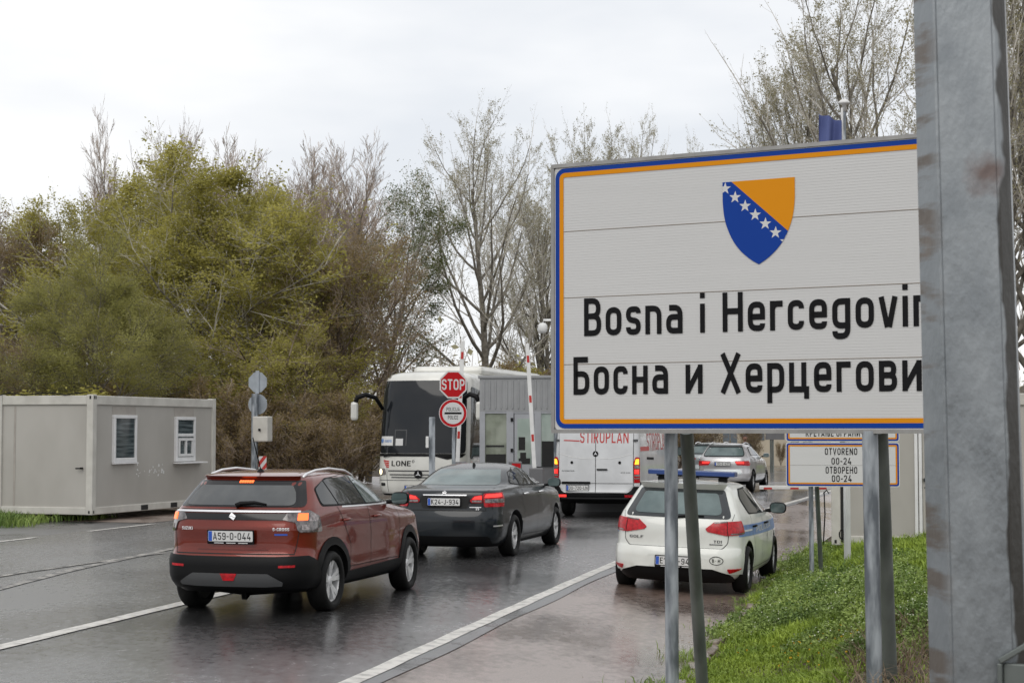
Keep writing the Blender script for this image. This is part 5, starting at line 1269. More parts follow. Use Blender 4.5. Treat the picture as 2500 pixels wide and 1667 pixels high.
# ---- white police hatchback
def police_hatch(loc, rz):
    t = thing('police_car', 'white police hatchback with blue roof light bar and blue side stripe', 'car', loc, rz)
    rows = [(.15, .16, 4.1, .74, .2), (.24, .05, 4.2, .85, .25), (.36, .0, 4.25, .89, .26), (.50, .0, 4.255, .90, .26), (.56, .012, 4.25, .90, .26), (.60, .04, 4.24, .90, .26), (.70, .05, 4.22, .90, .26), (.80, .055, 4.14, .898, .26), (.90, .075, 3.95, .89, .25),
            (.96, .10, 3.55, .878, .25), (1.0, .125, 3.25, .866, .24), (1.08, .19, 3.02, .825, .23), (1.18, .285, 2.8, .772, .22), (1.28, .385, 2.56, .72, .21), (1.35, .455, 2.36, .68, .2), (1.39, .51, 2.22, .645, .2), (1.42, .64, 2.05, .57, .2), (1.44, .85, 1.85, .42, .18), (1.452, 1.1, 1.6, .12, .08)]
    sh = Shell(rows, (.80, 3.437), bow=.13, tapr=.07, tapf=.08, flare=.012, wheel_r=.316)
    sh.mesh('body', [M['p_white'], M['plastic']], t, dark_below=.2)
    part(t, 'rear_bumper', M['p_white'], lambda mb: sh.panel(mb, [(-1.08, .27), (-.72, .285, .1), (-.5, .345, .08), (.5, .345, .08), (.72, .285, .1), (1.08, .27), (1.1, .56, .05), (.9, .60, .03), (-.9, .60, .03), (-1.1, .56, .05)], off=.018, step=.07, sink=.02))
    part(t, 'rear_valance', M['plastic'], lambda mb: sh.panel(mb, [(-.95, .16), (.95, .16), (.72, .285, .06), (.5, .345, .06), (-.5, .345, .06), (-.72, .285, .06)], off=.010, step=.07))
    part(t, 'plate_recess', M['p_white'], lambda mb: sh.seam(mb, [(-.33, .365, .03), (.33, .365, .03), (.36, .50, .04), (-.36, .50, .04)], closed=True, w=.02, off=.021))
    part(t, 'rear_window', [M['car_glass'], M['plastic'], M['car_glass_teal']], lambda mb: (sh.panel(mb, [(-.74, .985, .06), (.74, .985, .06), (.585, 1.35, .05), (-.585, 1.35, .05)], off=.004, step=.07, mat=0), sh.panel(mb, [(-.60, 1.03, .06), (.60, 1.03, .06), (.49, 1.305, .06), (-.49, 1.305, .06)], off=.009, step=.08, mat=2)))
    part(t, 'spoiler', M['p_white'], lambda mb: sh.panel(mb, [(-.60, 1.352, .04), (.60, 1.352, .04), (.53, 1.41, .05), (-.53, 1.41, .05)], sink=0, step=.06, lift=lambda a, b: .012 + .09 * (1.415 - b) / .065))
    for sg in (1, -1):
        q = lambda L: [(sg * a, b, *c) for a, b, *c in L]
        l = part(t, 'tail_lamp', M['lamp_red'], lambda mb: sh.panel(mb, q([(.385, .855, .02), (.50, .945, .05), (.92, .965, .04), (1.10, .80, .02), (.67, .775, .02), (.42, .82, .03)]), off=.014))
        part(l, 'lamp_band', M['lamp_dark'], lambda mb: (sh.panel(mb, q([(.50, .925), (.66, .94), (.66, .955), (.50, .94)]), off=.018), sh.panel(mb, q([(.72, .79), (1.06, .805), (1.05, .82), (.72, .805)]), off=.018)))
        part(l, 'lamp_split', M['void'], lambda mb: sh.seam(mb, q([(.68, .775), (.665, .955)]), w=.007, off=.018))
        part(t, 'reflector', M['lamp_red'], lambda mb: sh.panel(mb, q([(.72, .30), (.95, .34, .01), (1.0, .355), (.68, .352, .02)]), off=.024))
    part(t, 'tailgate_seam', M['void'], lambda mb: (sh.seam(mb, [(-.70, .78), (-.69, .68, .06), (-.62, .605, .06), (.62, .605, .06), (.69, .68, .06), (.70, .78)], w=.010), sh.seam(mb, [(.74, .965), (.78, 1.05)], mirror=True)))
    def badge(mb):
        sh.seam(mb, [(.55 + .085 * math.cos(R(a)), .455 + .052 * math.sin(R(a))) for a in range(0, 360, 15)], closed=True, w=.008, off=.024); sh.text(mb, 'B', .045, .498, .433, off=.024); sh.text(mb, 'H', .045, .572, .433, off=.024); sh.text(mb, '.', .05, .540, .433, off=.024)
    part(t, 'country_sticker', M['black'], badge)
    part(t, 'badge', M['plastic_grey'], lambda mb: sh.text(mb, 'GOLF', .036, -.62, .70, off=.008, width=.19))
    part(t, 'engine_badge', M['plastic_grey'], lambda mb: (sh.text(mb, 'TDI', .036, .50, .68, off=.008, width=.11), sh.panel(mb, [(.45, .655), (.62, .655), (.62, .665), (.45, .665)], off=.008)))
    plate(t, (-.026, -.025, .43), 'E12-K-945', sub=True)
    part(t, 'rear_wiper', M['plastic'], lambda mb: mb.path([sh.ev(.0, 1.0) + Vector((-.03, 0, 0)), sh.ev(.15, 1.02) + Vector((-.03, 0, 0)), sh.ev(.36, 1.02) + Vector((-.02, 0, 0))], [.02, .012, .008], 6))
    part(t, 'light_bar', [M['bar_blue'], M['plastic']], lambda mb: (mb.box2((1.12, -.60, 1.512), (1.40, .60, 1.578), 0, .012), mb.box2((1.2, -.5, 1.49), (1.34, .5, 1.514), 1, .01), [mb.box2((1.22, y - .06, 1.43), (1.32, y + .06, 1.49), 1, .01) for y in (-.42, .42)]))
    part(t, 'roof_aerial', M['plastic'], lambda mb: (mb.path([Vector((.72, .10, 1.42)), Vector((.62, .10, 1.55))], .008, 6), mb.path([Vector((.8, -.12, 1.42)), Vector((.8, -.12, 1.49))], .008, 6)))
    for sd in (1, -1):
        sur = part(t, 'window_surround', M['plastic'], lambda mb: sh.panel(mb, [(.92, 1.03, .05), (3.02, .985, .03), (2.3, 1.34, .15), (1.6, 1.378, .2), (1.0, 1.365, .08), (.80, 1.24, .1)], 'side', sd, .003, step=.09))
        for w in ([(.95, 1.045, .04), (1.80, 1.022, .02), (1.68, 1.358, .02), (1.02, 1.345, .06), (.84, 1.24, .08)], [(1.86, 1.02, .02), (2.92, 1.0, .02), (2.27, 1.32, .08), (1.74, 1.358, .02)]):
            part(sur, 'side_window', M['car_glass'], lambda mb: sh.panel(mb, w, 'side', sd, .008, step=.09))
        st = part(t, 'side_stripe', [M['police_blue'], M['white_metal']], lambda mb: (sh.panel(mb, [(.30, .76), (3.72, .71), (3.80, .86), (.22, .91)], 'side', sd, .0045, step=.1), sh.panel(mb, [(.30, .822), (1.0, .812), (1.0, .835), (.28, .846)], 'side', sd, .0075, 1, step=.1)))
        part(st, 'stripe_lettering', M['plate_white'], lambda mb: sh.text(mb, 'POLICIJA', .085, 1.3 if sd == 1 else 2.7, .775, 'side', sd, .008, width=1.4))
        part(t, 'door_seam', M['void'], lambda mb: [sh.seam(mb, L, 'side', sd) for L in ([(1.22, .30), (1.25, .62), (1.02, .85), (.98, 1.02)], [(1.92, .29), (1.95, .7), (1.85, 1.02)], [(2.95, .3), (3.02, .7), (2.95, .98)], [(1.22, .295), (2.95, .295)])])
        for hx in (1.12, 2.12): handle_part(sh, t, hx, .865, sd, M['plastic'])
        mirror_part(t, 2.70, .86, 1.05, M['plastic'], sd, 1.05)
    wheels(t, sh, .316, .236, .205, .785, 0, 5)
    underbody(t, sh, .16, .34, .84)
    return t

# ---- silver estate-like crossovers in the distance
def silver_suv(name, label, pm, loc, rz, lit=True, ptxt='M05-E-427'):
    t = thing(name, label, 'car', loc, rz, 'cars queuing at the border')
    rows = [(.24, .16, 4.5, .80, .22), (.34, .05, 4.6, .89, .26), (.48, .0, 4.65, .935, .28), (.62, .0, 4.66, .945, .28), (.70, .03, 4.65, .945, .28), (.78, .05, 4.6, .945, .28), (.92, .05, 4.5, .942, .28), (1.02, .065, 4.3, .935, .28), (1.09, .085, 3.8, .92, .28),
            (1.15, .12, 3.45, .90, .27), (1.22, .19, 3.25, .86, .25), (1.32, .31, 3.0, .80, .23), (1.42, .42, 2.75, .745, .22), (1.50, .51, 2.5, .70, .2), (1.55, .60, 2.3, .645, .2), (1.59, .80, 2.05, .54, .2), (1.62, 1.05, 1.8, .35, .15), (1.632, 1.3, 1.6, .1, .08)]
    sh = Shell(rows, (.90, 3.773), bow=.16, tapr=.07, tapf=.08, flare=.018, wheel_r=.36)
    sh.mesh('body', [pm, M['plastic']], t, dark_below=.36)
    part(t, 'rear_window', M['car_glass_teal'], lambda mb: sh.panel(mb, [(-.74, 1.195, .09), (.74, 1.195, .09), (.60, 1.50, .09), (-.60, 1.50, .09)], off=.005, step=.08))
    part(t, 'window_trim', M['plastic'], lambda mb: sh.seam(mb, [(-.745, 1.19, .09), (.745, 1.19, .09), (.605, 1.505, .09), (-.605, 1.505, .09)], closed=True, w=.03, off=.009))
    part(t, 'spoiler', pm, lambda mb: sh.panel(mb, [(-.62, 1.51, .04), (.62, 1.51, .04), (.54, 1.565, .05), (-.54, 1.565, .05)], sink=0, step=.07, lift=lambda a, b: .012 + .07 * (1.57 - b) / .06))
    part(t, 'bumper_panel', M['p_grey'], lambda mb: sh.panel(mb, [(-.66, .60, .03), (.66, .60, .03), (.60, .75, .03), (-.60, .75, .03)], off=.006, step=.08))
    for sg in (1, -1):
        q = lambda L: [(sg * a, b, *c) for a, b, *c in L]
        l = part(t, 'tail_lamp', M['lamp_red'], lambda mb: sh.panel(mb, q([(.40, 1.03, .03), (.92, 1.04, .05), (1.04, .96, .03), (.98, .87, .03), (.48, .90, .04)]), off=.014))
        if lit: part(l, 'lit_segment', M['lit_red'], lambda mb: sh.panel(mb, q([(.46, .955), (.72, .945), (.72, 1.01), (.44, 1.01)]), off=.02))
    part(t, 'tailgate_trim', M['chrome'], lambda mb: sh.panel(mb, [(-.37, 1.03), (.37, 1.03), (.37, 1.045), (-.37, 1.045)], off=.01))
    plate(t, (.03, .0, .94), ptxt, tone=M['plate_white'])
    for sd in (1, -1):
        sur = part(t, 'window_surround', M['plastic'], lambda mb: sh.panel(mb, [(.80, 1.22, .05), (3.2, 1.16, .03), (2.5, 1.49, .15), (1.7, 1.53, .2), (1.0, 1.50, .1)], 'side', sd, .003, step=.1))
        for w in ([(.88, 1.23, .04), (1.9, 1.205, .02), (1.78, 1.51, .02), (1.06, 1.485, .06)], [(1.97, 1.20, .02), (3.1, 1.175, .02), (2.47, 1.475, .08), (1.85, 1.51, .02)]):
            part(sur, 'side_window', M['car_glass'], lambda mb: sh.panel(mb, w, 'side', sd, .008, step=.1))
        mirror_part(t, 2.95, .90, 1.2, pm, sd)
        for hx in (1.25, 2.25): handle_part(sh, t, hx, 1.02, sd, M['chrome'])
        part(t, 'door_seam', M['void'], lambda mb: [sh.seam(mb, L, 'side', sd) for L in ([(1.38, .48), (1.4, .8), (1.18, 1.15)], [(2.1, .46), (2.1, .9), (2.0, 1.18)], [(3.2, .46), (3.22, .9), (3.15, 1.15)])])
        part(t, 'roof_rail', M['chrome'], lambda mb: mb.path([sh.mapper('top')(x, sd * .56)[0] + Vector((0, 0, dz)) for x, dz in ((.7, .0), (.85, .045), (1.3, .06), (1.8, .06), (2.2, .03), (2.35, -.01))], .018, 6))
    wheels(t, sh, .36, .25, .235, .81, 0, 5)
    underbody(t, sh, .24, .46, .88)
    return t

# ---- white panel van
def panel_van(loc, rz):
    t = thing('panel_van', 'white panel van lettered STIROPLAN in red with lit amber and red tail lamps', 'van', loc, rz)
    rows = [(.32, .12, 5.75, .90, .12), (.42, .02, 5.85, .95, .14), (.54, .0, 5.9, .985, .14), (.60, .04, 5.88, .99, .12), (.9, .045, 5.8, .997, .12), (1.1, .05, 5.6, .996, .12), (1.3, .055, 5.3, .992, .12), (1.5, .065, 5.0, .985, .12), (1.9, .10, 4.6, .955, .12), (2.3, .14, 4.2, .915, .13), (2.48, .18, 4.0, .88, .14), (2.58, .26, 3.8, .80, .15), (2.63, .45, 3.5, .6, .15), (2.65, .8, 3.0, .2, .1)]
    sh = Shell(rows, (1.0, 4.66), bow=.06, tapr=.01, tapf=.08, flare=.0, wheel_r=.345)
    sh.mesh('body', [M['p_van'], M['plastic']], t, dark_below=.37)
    part(t, 'rear_bumper', M['plastic'], lambda mb: (sh.panel(mb, [(-1.35, .30), (1.35, .30), (1.35, .56), (1.12, .74, .05), (.90, .74, .05), (.78, .545, .12), (-.78, .545, .12), (-.90, .74, .05), (-1.12, .74, .05), (-1.35, .56)], off=.03, step=.08, sink=.03), mb.box2((-.10, -.78, .40), (.06, .78, .445), 0, .015)))
    for sg in (1, -1):
        d = part(t, 'rear_door', M['p_van'], lambda mb: sh.panel(mb, [(sg * .008, .56), (sg * .72, .56, .12), (sg * .865, .70, .1), (sg * .865, 2.45, .06), (sg * .008, 2.45)], off=.014, step=.1, sink=.01))
        part(d, 'rear_window', M['car_glass'], lambda mb: sh.panel(mb, [(sg * .12, 1.95, .05), (sg * .74, 1.95, .05), (sg * .70, 2.36, .06), (sg * .12, 2.36, .05)], off=.019, step=.1))
        part(d, 'door_crease', M['white_metal'], lambda mb: sh.seam(mb, [(sg * .01, 1.325), (sg * .35, 1.335), (sg * .60, 1.375), (sg * .84, 1.45)], w=.014, off=.02))
        part(d, 'door_hinge', M['plastic_grey'], lambda mb: [sh.panel(mb, [(sg * .86, z), (sg * .97, z), (sg * .97, z + .05), (sg * .86, z + .05)], off=.03) for z in (1.72,)])
        part(d, 'hinge_knob', M['black'], lambda mb: sh.panel(mb, [(sg * .56 + .034 * math.cos(R(a)), 1.24 + .034 * math.sin(R(a))) for a in range(0, 360, 30)], off=.024))
        l = part(t, 'tail_lamp', M['lamp_red'], lambda mb: sh.panel(mb, [(sg * .885, .78), (sg * 1.03, .78), (sg * 1.03, 1.36, .02), (sg * .92, 1.37, .04), (sg * .875, 1.25, .05)], off=.03, step=.06, sink=.02))
        part(l, 'lit_amber_segment', M['lit_amber'], lambda mb: sh.panel(mb, [(sg * .895, 1.20, .01), (sg * .985, 1.20, .01), (sg * .985, 1.325, .01), (sg * .915, 1.315, .02)], off=.037))
        part(l, 'lit_red_segment', M['lit_red'], lambda mb: sh.panel(mb, [(sg * .895, .985), (sg * .985, .985), (sg * .985, 1.085), (sg * .895, 1.085)], off=.037))
        part(l, 'clear_segment', M['lamp_clear'], lambda mb: [sh.panel(mb, [(sg * .892, z), (sg * 1.0, z), (sg * 1.0, z + dz), (sg * .892, z + dz)], off=.036) for z, dz in ((1.105, .075), (.93, .04), (.87, .025))])
        part(t, 'reflector', M['lit_red'] if sg == -1 else M['lamp_red'], lambda mb: sh.panel(mb, [(sg * .68, .46), (sg * .92, .46), (sg * .92, .51), (sg * .68, .51)], off=.036))  # left reflector glows by emission to look lit, though no lamp
        part(t, 'lamp_base', M['p_van'], lambda mb: sh.panel(mb, [(sg * .89, .70), (sg * 1.02, .70), (sg * 1.02, .775), (sg * .89, .775)], off=.034))
    part(t, 'door_gap', M['void'], lambda mb: (sh.seam(mb, [(-.86, .765), (.86, .765)], w=.012, off=.017), sh.seam(mb, [(.872, .72), (.872, 2.45)], w=.012, off=.006, mirror=True), sh.seam(mb, [(0, .55), (0, 2.45)], w=.012, off=.006)))
    part(t, 'handle_strip', M['plastic'], lambda mb: sh.panel(mb, [(-.80, .745, .02), (-.12, .745, .02), (-.12, .805, .02), (-.80, .805, .02)], off=.032))
    part(t, 'door_handle', M['black'], lambda mb: sh.panel(mb, [(.03, 1.065, .015), (.28, 1.065, .015), (.28, 1.10, .015), (.03, 1.10, .015)], off=.04))
    part(t, 'emblem', [M['black'], M['chrome']], lambda mb: (sh.panel(mb, [(.066 * math.cos(R(a)), 1.44 + .066 * math.sin(R(a))) for a in range(0, 360, 18)], off=.024), [sh.panel(mb, [(.05 * math.sin(R(a)), 1.44 + .05 * math.cos(R(a))), (.013 * math.sin(R(a + 60)), 1.44 + .013 * math.cos(R(a + 60))), (.013 * math.sin(R(a - 60)), 1.44 + .013 * math.cos(R(a - 60)))], off=.029, mat=1, step=.03) for a in (0, 120, 240)]))
    part(t, 'lettering', M['red_paint'], lambda mb: (sh.text(mb, 'STIROPLAN', .27, -.37, 1.685, off=.018, width=1.13, weight=.85)))
    part(t, 'red_stripe', M['red_paint'], lambda mb: sh.panel(mb, [(-.76, 1.735), (-.38, 1.72), (-.38, 1.745), (-.76, 1.76)], off=.02))
    part(t, 'badge', M['plastic_grey'], lambda mb: sh.text(mb, 'SPRINTER', .025, -.80, 1.035, off=.018, width=.3))
    part(t, 'badge', M['plastic_grey'], lambda mb: sh.text(mb, '313 CDI', .025, .58, 1.0, off=.018, width=.22))
    plate(t, (.018, .42, .66), 'DU-720-LN')
    for sd in (1, -1):
        part(t, 'side_marking', M['red_paint'], lambda mb: (sh.panel(mb, [(.42, 1.50), (1.45, 1.50), (1.45, 1.60), (.42, 1.60)], 'side', sd, .006, step=.12), 0))
        part(t, 'side_lettering', M['red_paint'], lambda mb: sh.text(mb, 'STIROPLAN', .42, 1.25 if sd == 1 else 4.0, 1.50, 'side', sd, .006, width=2.7, weight=.7))
        part(t, 'side_vent', M['black'], lambda mb: sh.panel(mb, [(1.15, 1.30), (2.0, 1.28), (2.0, 1.335), (1.15, 1.355)], 'side', sd, .008, step=.1))
        part(t, 'side_moulding', M['plastic'], lambda mb: sh.panel(mb, [(.3, .66), (.62, .66), (.62, .80), (.3, .80)], 'side', sd, .02, step=.1))
        part(t, 'cab_window', M['car_glass'], lambda mb: sh.panel(mb, [(4.05, 1.35, .03), (4.9, 1.35, .03), (4.42, 2.0, .05), (4.05, 2.0, .03)], 'side', sd, .006, step=.12))
        mirror_part(t, 4.75, 1.02, 1.45, M['plastic'], sd, 1.5)
    wheels(t, sh, .345, .215, .225, .86, 1, 6, M['alloy_dark'])
    underbody(t, sh, .28, .5, .95)
    return t

# ---- coach, front towards the camera: x runs from its front to its back
def coach(loc, rz):
    t = thing('coach', 'cream white coach lettered LONE with one headlamp lit, behind the stop sign', 'bus', loc, rz)
    rows = [(.30, .12, 12.0, 1.15, .3), (.40, .04, 12.1, 1.22, .34), (.60, .0, 12.15, 1.26, .36), (.95, .0, 12.15, 1.275, .38), (1.35, .03, 12.15, 1.275, .40), (1.6, .06, 12.15, 1.275, .40), (2.2, .15, 12.1, 1.275, .42), (2.8, .26, 12.05, 1.26, .42), (3.2, .35, 12.0, 1.23, .42), (3.36, .41, 11.9, 1.20, .42), (3.46, .50, 11.8, 1.12, .42), (3.52, .66, 11.6, .98, .4), (3.555, .95, 11.3, .7, .3), (3.57, 1.4, 11, .3, .15)]
    sh = Shell(rows, (2.7, 8.8), bow=.20, tapr=.03, tapf=.03, flare=0, wheel_r=.5)
    sh.mesh('body', [M['p_bus'], M['plastic']], t, dark_below=.34)
    part(t, 'roof_pod', M['p_bus'], lambda mb: mb.box2((2.6, -1.0, 3.5), (9.5, 1.0, 3.76), 0, .12))
    ws = part(t, 'windscreen', M['coach_glass'], lambda mb: sh.panel(mb, [(-1.27, 1.40, .12), (1.27, 1.40, .12), (1.22, 3.30, .10), (-1.22, 3.30, .10)], off=.012, step=.14))
    part(ws, 'windscreen_sign', [M['plate_white'], M['police_blue']], lambda mb: (sh.panel(mb, [(-1.16, 1.60), (-.74, 1.60), (-.74, 1.84), (-1.16, 1.84)], off=.018), sh.panel(mb, [(-1.10 + .06 * math.cos(R(a)), 1.72 + .06 * math.sin(R(a))) for a in range(0, 360, 30)], off=.022, mat=1), sh.text(mb, 'TRANSFER', .07, -1.0, 1.68, off=.022, mat=1, width=.22)))
    part(ws, 'windscreen_card', M['white_sheet'], lambda mb: sh.panel(mb, [(-.66, 1.60), (-.45, 1.60), (-.45, 1.78), (-.66, 1.78)], off=.018))
    part(ws, 'dashboard_frame', M['plastic_grey'], lambda mb: sh.seam(mb, [(-.68, 1.60), (-.68, 2.0), (-.36, 2.0), (-.36, 1.60)], w=.03, off=.018))
    part(t, 'front_band', M['plastic'], lambda mb: sh.panel(mb, [(-1.28, 1.32, .04), (.45, 1.32), (.75, 1.24, .1), (1.15, 1.30, .05), (1.28, 1.39), (-1.28, 1.39)], off=.014, step=.14))
    for y in (-1.0, .62):
        part(t, 'wiper', M['plastic'], lambda mb: sh.seam(mb, [(y, 1.30), (y + .15, 1.335), (y + .42, 1.38)], w=.035, off=.035))
    part(t, 'lettering', M['plastic'], lambda mb: sh.text(mb, 'LONE', .135, -.76, 1.07, off=.008, width=.55))
    part(t, 'logo', [M['plastic'], M['red_paint']], lambda mb: ([sh.panel(mb, [(-1.02 + k * .028, 1.19 - k * .05), (-.84, 1.17 - k * .05), (-.84, 1.205 - k * .05), (-1.02 + k * .028, 1.225 - k * .05)], off=.008, mat=1) for k in range(4)], sh.seam(mb, [(-.145 + .03 * math.cos(R(a)), 1.19 + .03 * math.sin(R(a))) for a in range(0, 360, 40)], closed=True, w=.012, off=.008)))
    part(t, 'grille', [M['plastic_grey'], M['p_bus']], lambda mb: [sh.panel(mb, [(-.86 + d, z), (.86 - d, z), (.86 - d, z + .03), (-.86 + d, z + .03)], off=.008, step=.14) for z, d in ((.93, 0), (.83, .05), (.76, .1))])
    part(t, 'emblem', [M['black'], M['chrome']], lambda mb: (sh.panel(mb, [(.11 * math.cos(R(a)), .86 + .11 * math.sin(R(a))) for a in range(0, 360, 15)], off=.03, mat=0), [sh.panel(mb, [(.09 * math.sin(R(a)), .86 + .09 * math.cos(R(a))), (.02 * math.sin(R(a + 60)), .86 + .02 * math.cos(R(a + 60))), (.02 * math.sin(R(a - 60)), .86 + .02 * math.cos(R(a - 60)))], off=.036, mat=1, step=.05) for a in (0, 120, 240)]))
    for sg in (1, -1):
        h = part(t, 'headlight', M['lamp_clear'], lambda mb: sh.panel(mb, [(sg * .92, .84, .05), (sg * 1.36, .82, .05), (sg * 1.40, .98, .06), (sg * .96, 1.01, .06)], off=.012))
        if sg == -1: part(h, 'lit_segment', M['headlight'], lambda mb: sh.panel(mb, [(sg * 1.14 + .075 * math.cos(R(a)), .915 + .075 * math.sin(R(a))) for a in range(0, 360, 30)], off=.02))
        part(t, 'fog_lamp', M['void'], lambda mb: sh.panel(mb, [(sg * .95, .55, .03), (sg * 1.13, .55, .03), (sg * 1.13, .63, .03), (sg * .95, .63, .03)], off=.008))
        part(t, 'front_seam', M['plastic_grey'], lambda mb: sh.seam(mb, [(sg * .86, .40), (sg * .90, .80), (sg * .90, 1.02)], w=.012))
        sgn = sg
        y0 = -sgn * 1.22
        mm = part(t, 'mirror_arm', M['plastic'], lambda mb: mb.path([Vector((.30, -sgn * 1.08, 2.55)), Vector((.12, -sgn * 1.22, 2.85)), Vector((-.1, -sgn * 1.42, 2.93)), Vector((-.18, -sgn * 1.62, 2.86)), Vector((-.18, -sgn * 1.70, 2.65))], [.05, .06, .065, .07, .05], 8))
        part(mm, 'mirror_housing', M['p_bus'], lambda mb: mb.box((-.18, -sgn * 1.70, 2.50), (.17, .20, .50), 0, bevel=.08))
        sd = sg
        part(t, 'side_windows', M['car_glass'], lambda mb: sh.panel(mb, [(1.9, 1.7, .1), (11.6, 1.7, .1), (11.6, 3.05, .1), (1.7, 3.05, .1)], 'side', sd, .008, step=.5))
        part(t, 'cab_window', M['car_glass'], lambda mb: sh.panel(mb, [(.55, 1.25, .1), (1.75, 1.25, .08), (1.65, 3.05, .1), (.80, 3.15, .1)], 'side', sd, .008, step=.2))
    part(t, 'front_seam', M['plastic_grey'], lambda mb: sh.seam(mb, [(-1.35, .70), (1.35, .70)], w=.014))
    part(t, 'roof_lamp', M['lamp_clear'], lambda mb: [sh.panel(mb, [(c + .05 * math.cos(R(a)), 3.40 + .035 * math.sin(R(a))) for a in range(0, 360, 45)], off=.02) for c in (-1.05, 1.05)])
    plate(t, (-.02, .10, .50), 'ZG-518-AL', height=.12)
    wheels(t, sh, .5, .29, .3, 1.08, 1, 8)
    underbody(t, sh, .32, .7, 1.2)
    return t

def road_loc(u, Y, z=0.0): return ((u - 1250) / F * Y, Y, z)
red_suv((-3.03, 18.55, 0.0), PI / 2 - R(15.6))
dark_saloon((-1.06, 26.6, 0.0), PI / 2 - R(14.9))
pc_ = police_hatch((2.10, 22.6, -0.150), PI / 2 - R(15.8))
pc_.rotation_euler = (.034, 0, PI / 2 - R(15.8))
panel_van(road_loc(1452.5, 39.5, 0.0), PI / 2 - R(15.0))
silver_suv('suv', 'silver crossover with red tail lamps beyond the horizontal barrier arm', M['p_silver'], road_loc(1762, 58, -0.09), PI / 2 - R(17))
silver_suv('suv', 'pale grey crossover half hidden behind the silver one near the beige building', M['p_grey'], road_loc(1722, 68, -0.138), PI / 2 - R(17), False, 'T41-K-806')
coach(road_loc(1022, 44.8, -0.02), PI / 2 - R(14.5))
# ------------------------------------------------------------------ trees
def prisms(S, k):
    """S: (n, 8) segments x0 y0 z0 x1 y1 z1 r0 r1 -> tapered k-sided prisms"""
    S = np.array(S, float); p0, p1, r0, r1 = S[:, :3], S[:, 3:6], S[:, 6], S[:, 7]
    d = p1 - p0; d /= np.maximum(np.linalg.norm(d, axis=1, keepdims=True), 1e-9)
    ref = np.where(np.abs(d[:, 2:3]) < .9, np.array([[0, 0, 1.0]]), np.array([[1.0, 0, 0]]))
    a = np.cross(d, ref); a /= np.linalg.norm(a, axis=1, keepdims=True); b = np.cross(d, a)
    V = np.empty((len(S), 2 * k, 3))
    for i in range(k):
        c, s = math.cos(2 * PI * i / k), math.sin(2 * PI * i / k); o = a * c + b * s
        V[:, i] = p0 + o * r0[:, None]; V[:, k + i] = p1 + o * r1[:, None]
    base = (np.arange(len(S)) * 2 * k)[:, None]
    Fq = np.concatenate([base + np.array([[i, (i + 1) % k, k + (i + 1) % k, k + i]]) for i in range(k)], axis=0)
    return V.reshape(-1, 3), Fq
def leaf_quads(P, size, rg, up=0.3, aspect=.6):
    n = len(P); d = rg.normal(size=(n, 3)); d[:, 2] = np.abs(d[:, 2]) * up + d[:, 2] * (1 - up); d /= np.linalg.norm(d, axis=1, keepdims=True)
    a = np.cross(d, rg.normal(size=(n, 3))); a /= np.linalg.norm(a, axis=1, keepdims=True)
    s = (size * rg.uniform(.55, 1.3, n))[:, None]
    V = np.stack([P, P + d * s * .5 + a * s * aspect * .5, P + d * s, P + d * s * .5 - a * s * aspect * .5], axis=1)
    return V.reshape(-1, 3), np.arange(4 * n).reshape(n, 4)
def grow_tree(seed, H, tr, levels, ang, ratio, up, jit, first, leaf_n, leaf_size, spread=.10, stems=1, stem_ang=.25, twig_r=.006, lean=0.0):
    """levels: children per branch at each depth. returns thick segments, thin segments and leaf points"""
    rd = random.Random(seed); thick = []; thin = []; leaves = []
    def branch(p, d, L, r, lv):
        n = (10, 6, 4, 3, 2)[min(lv, 4)]
        r1 = r * (.25 if lv == 0 else .35); pts = [p]; dirs = [d]
        for i in range(n):
            j = jit * (1.0 if lv else .35)
            d = (d + Vector((rd.gauss(0, j), rd.gauss(0, j), rd.gauss(0, j * .7) + up[min(lv, len(up) - 1)]))).normalized()
            q = p + d * (L / n); ra, rb = r + (r1 - r) * i / n, r + (r1 - r) * (i + 1) / n
            (thick if lv <= 1 else thin).append((*p, *q, max(ra, twig_r), max(rb, twig_r * .8)))
            p = q; pts.append(p); dirs.append(d)
        if lv >= len(levels):
            if leaf_n:
                for _ in range(leaf_n):
                    k = rd.random() * n; i = min(n - 1, int(k)); q = pts[i].lerp(pts[i + 1], k - i)
                    leaves.append((q.x + rd.gauss(0, spread), q.y + rd.gauss(0, spread), q.z + rd.gauss(0, spread)))
            return
        nc = levels[lv]; f0 = first if lv == 0 else .22
        for c in range(nc):
            f = f0 + (1 - f0) * (c + rd.random() * .8) / nc; k = min(f, .995) * n; i = min(n - 1, int(k)); q = pts[i].lerp(pts[i + 1], k - i); dd = dirs[i + 1]
            a = rd.random() * 2 * PI if lv else c * 2.4 + rd.random() * .6
            ax = dd.cross(Vector((math.cos(a), math.sin(a), .2 * math.sin(a * 3)))).normalized()
            an = ang[min(lv, len(ang) - 1)] * rd.uniform(.7, 1.25) * (1 - .35 * f if lv == 0 else 1)
            nd = Matrix.Rotation(an, 3, ax) @ dd
            Lc = L * ratio[min(lv, len(ratio) - 1)] * rd.uniform(.7, 1.2) * ((1.15 - .62 * f) if lv == 0 else (1.1 - .5 * f))
            branch(q, nd.normalized(), Lc, max(twig_r, (r + (r1 - r) * f) * .55), lv + 1)
        if lv > 0: branch(pts[-1], dirs[-1], L * .35, r1, min(lv + 2, len(levels)))
    for s in range(stems):
        a = 2 * PI * s / stems + rd.random(); sa = stem_ang if stems > 1 else lean
        d = Vector((math.cos(a) * sa, math.sin(a) * sa, 1)).normalized()
        branch(Vector((math.cos(a) * .12 * (stems > 1), math.sin(a) * .12 * (stems > 1), -.1)), d, H * rd.uniform(.85, 1.0) if stems > 1 else H, tr, 0)
    return thick, thin, np.array(leaves) if leaves else None
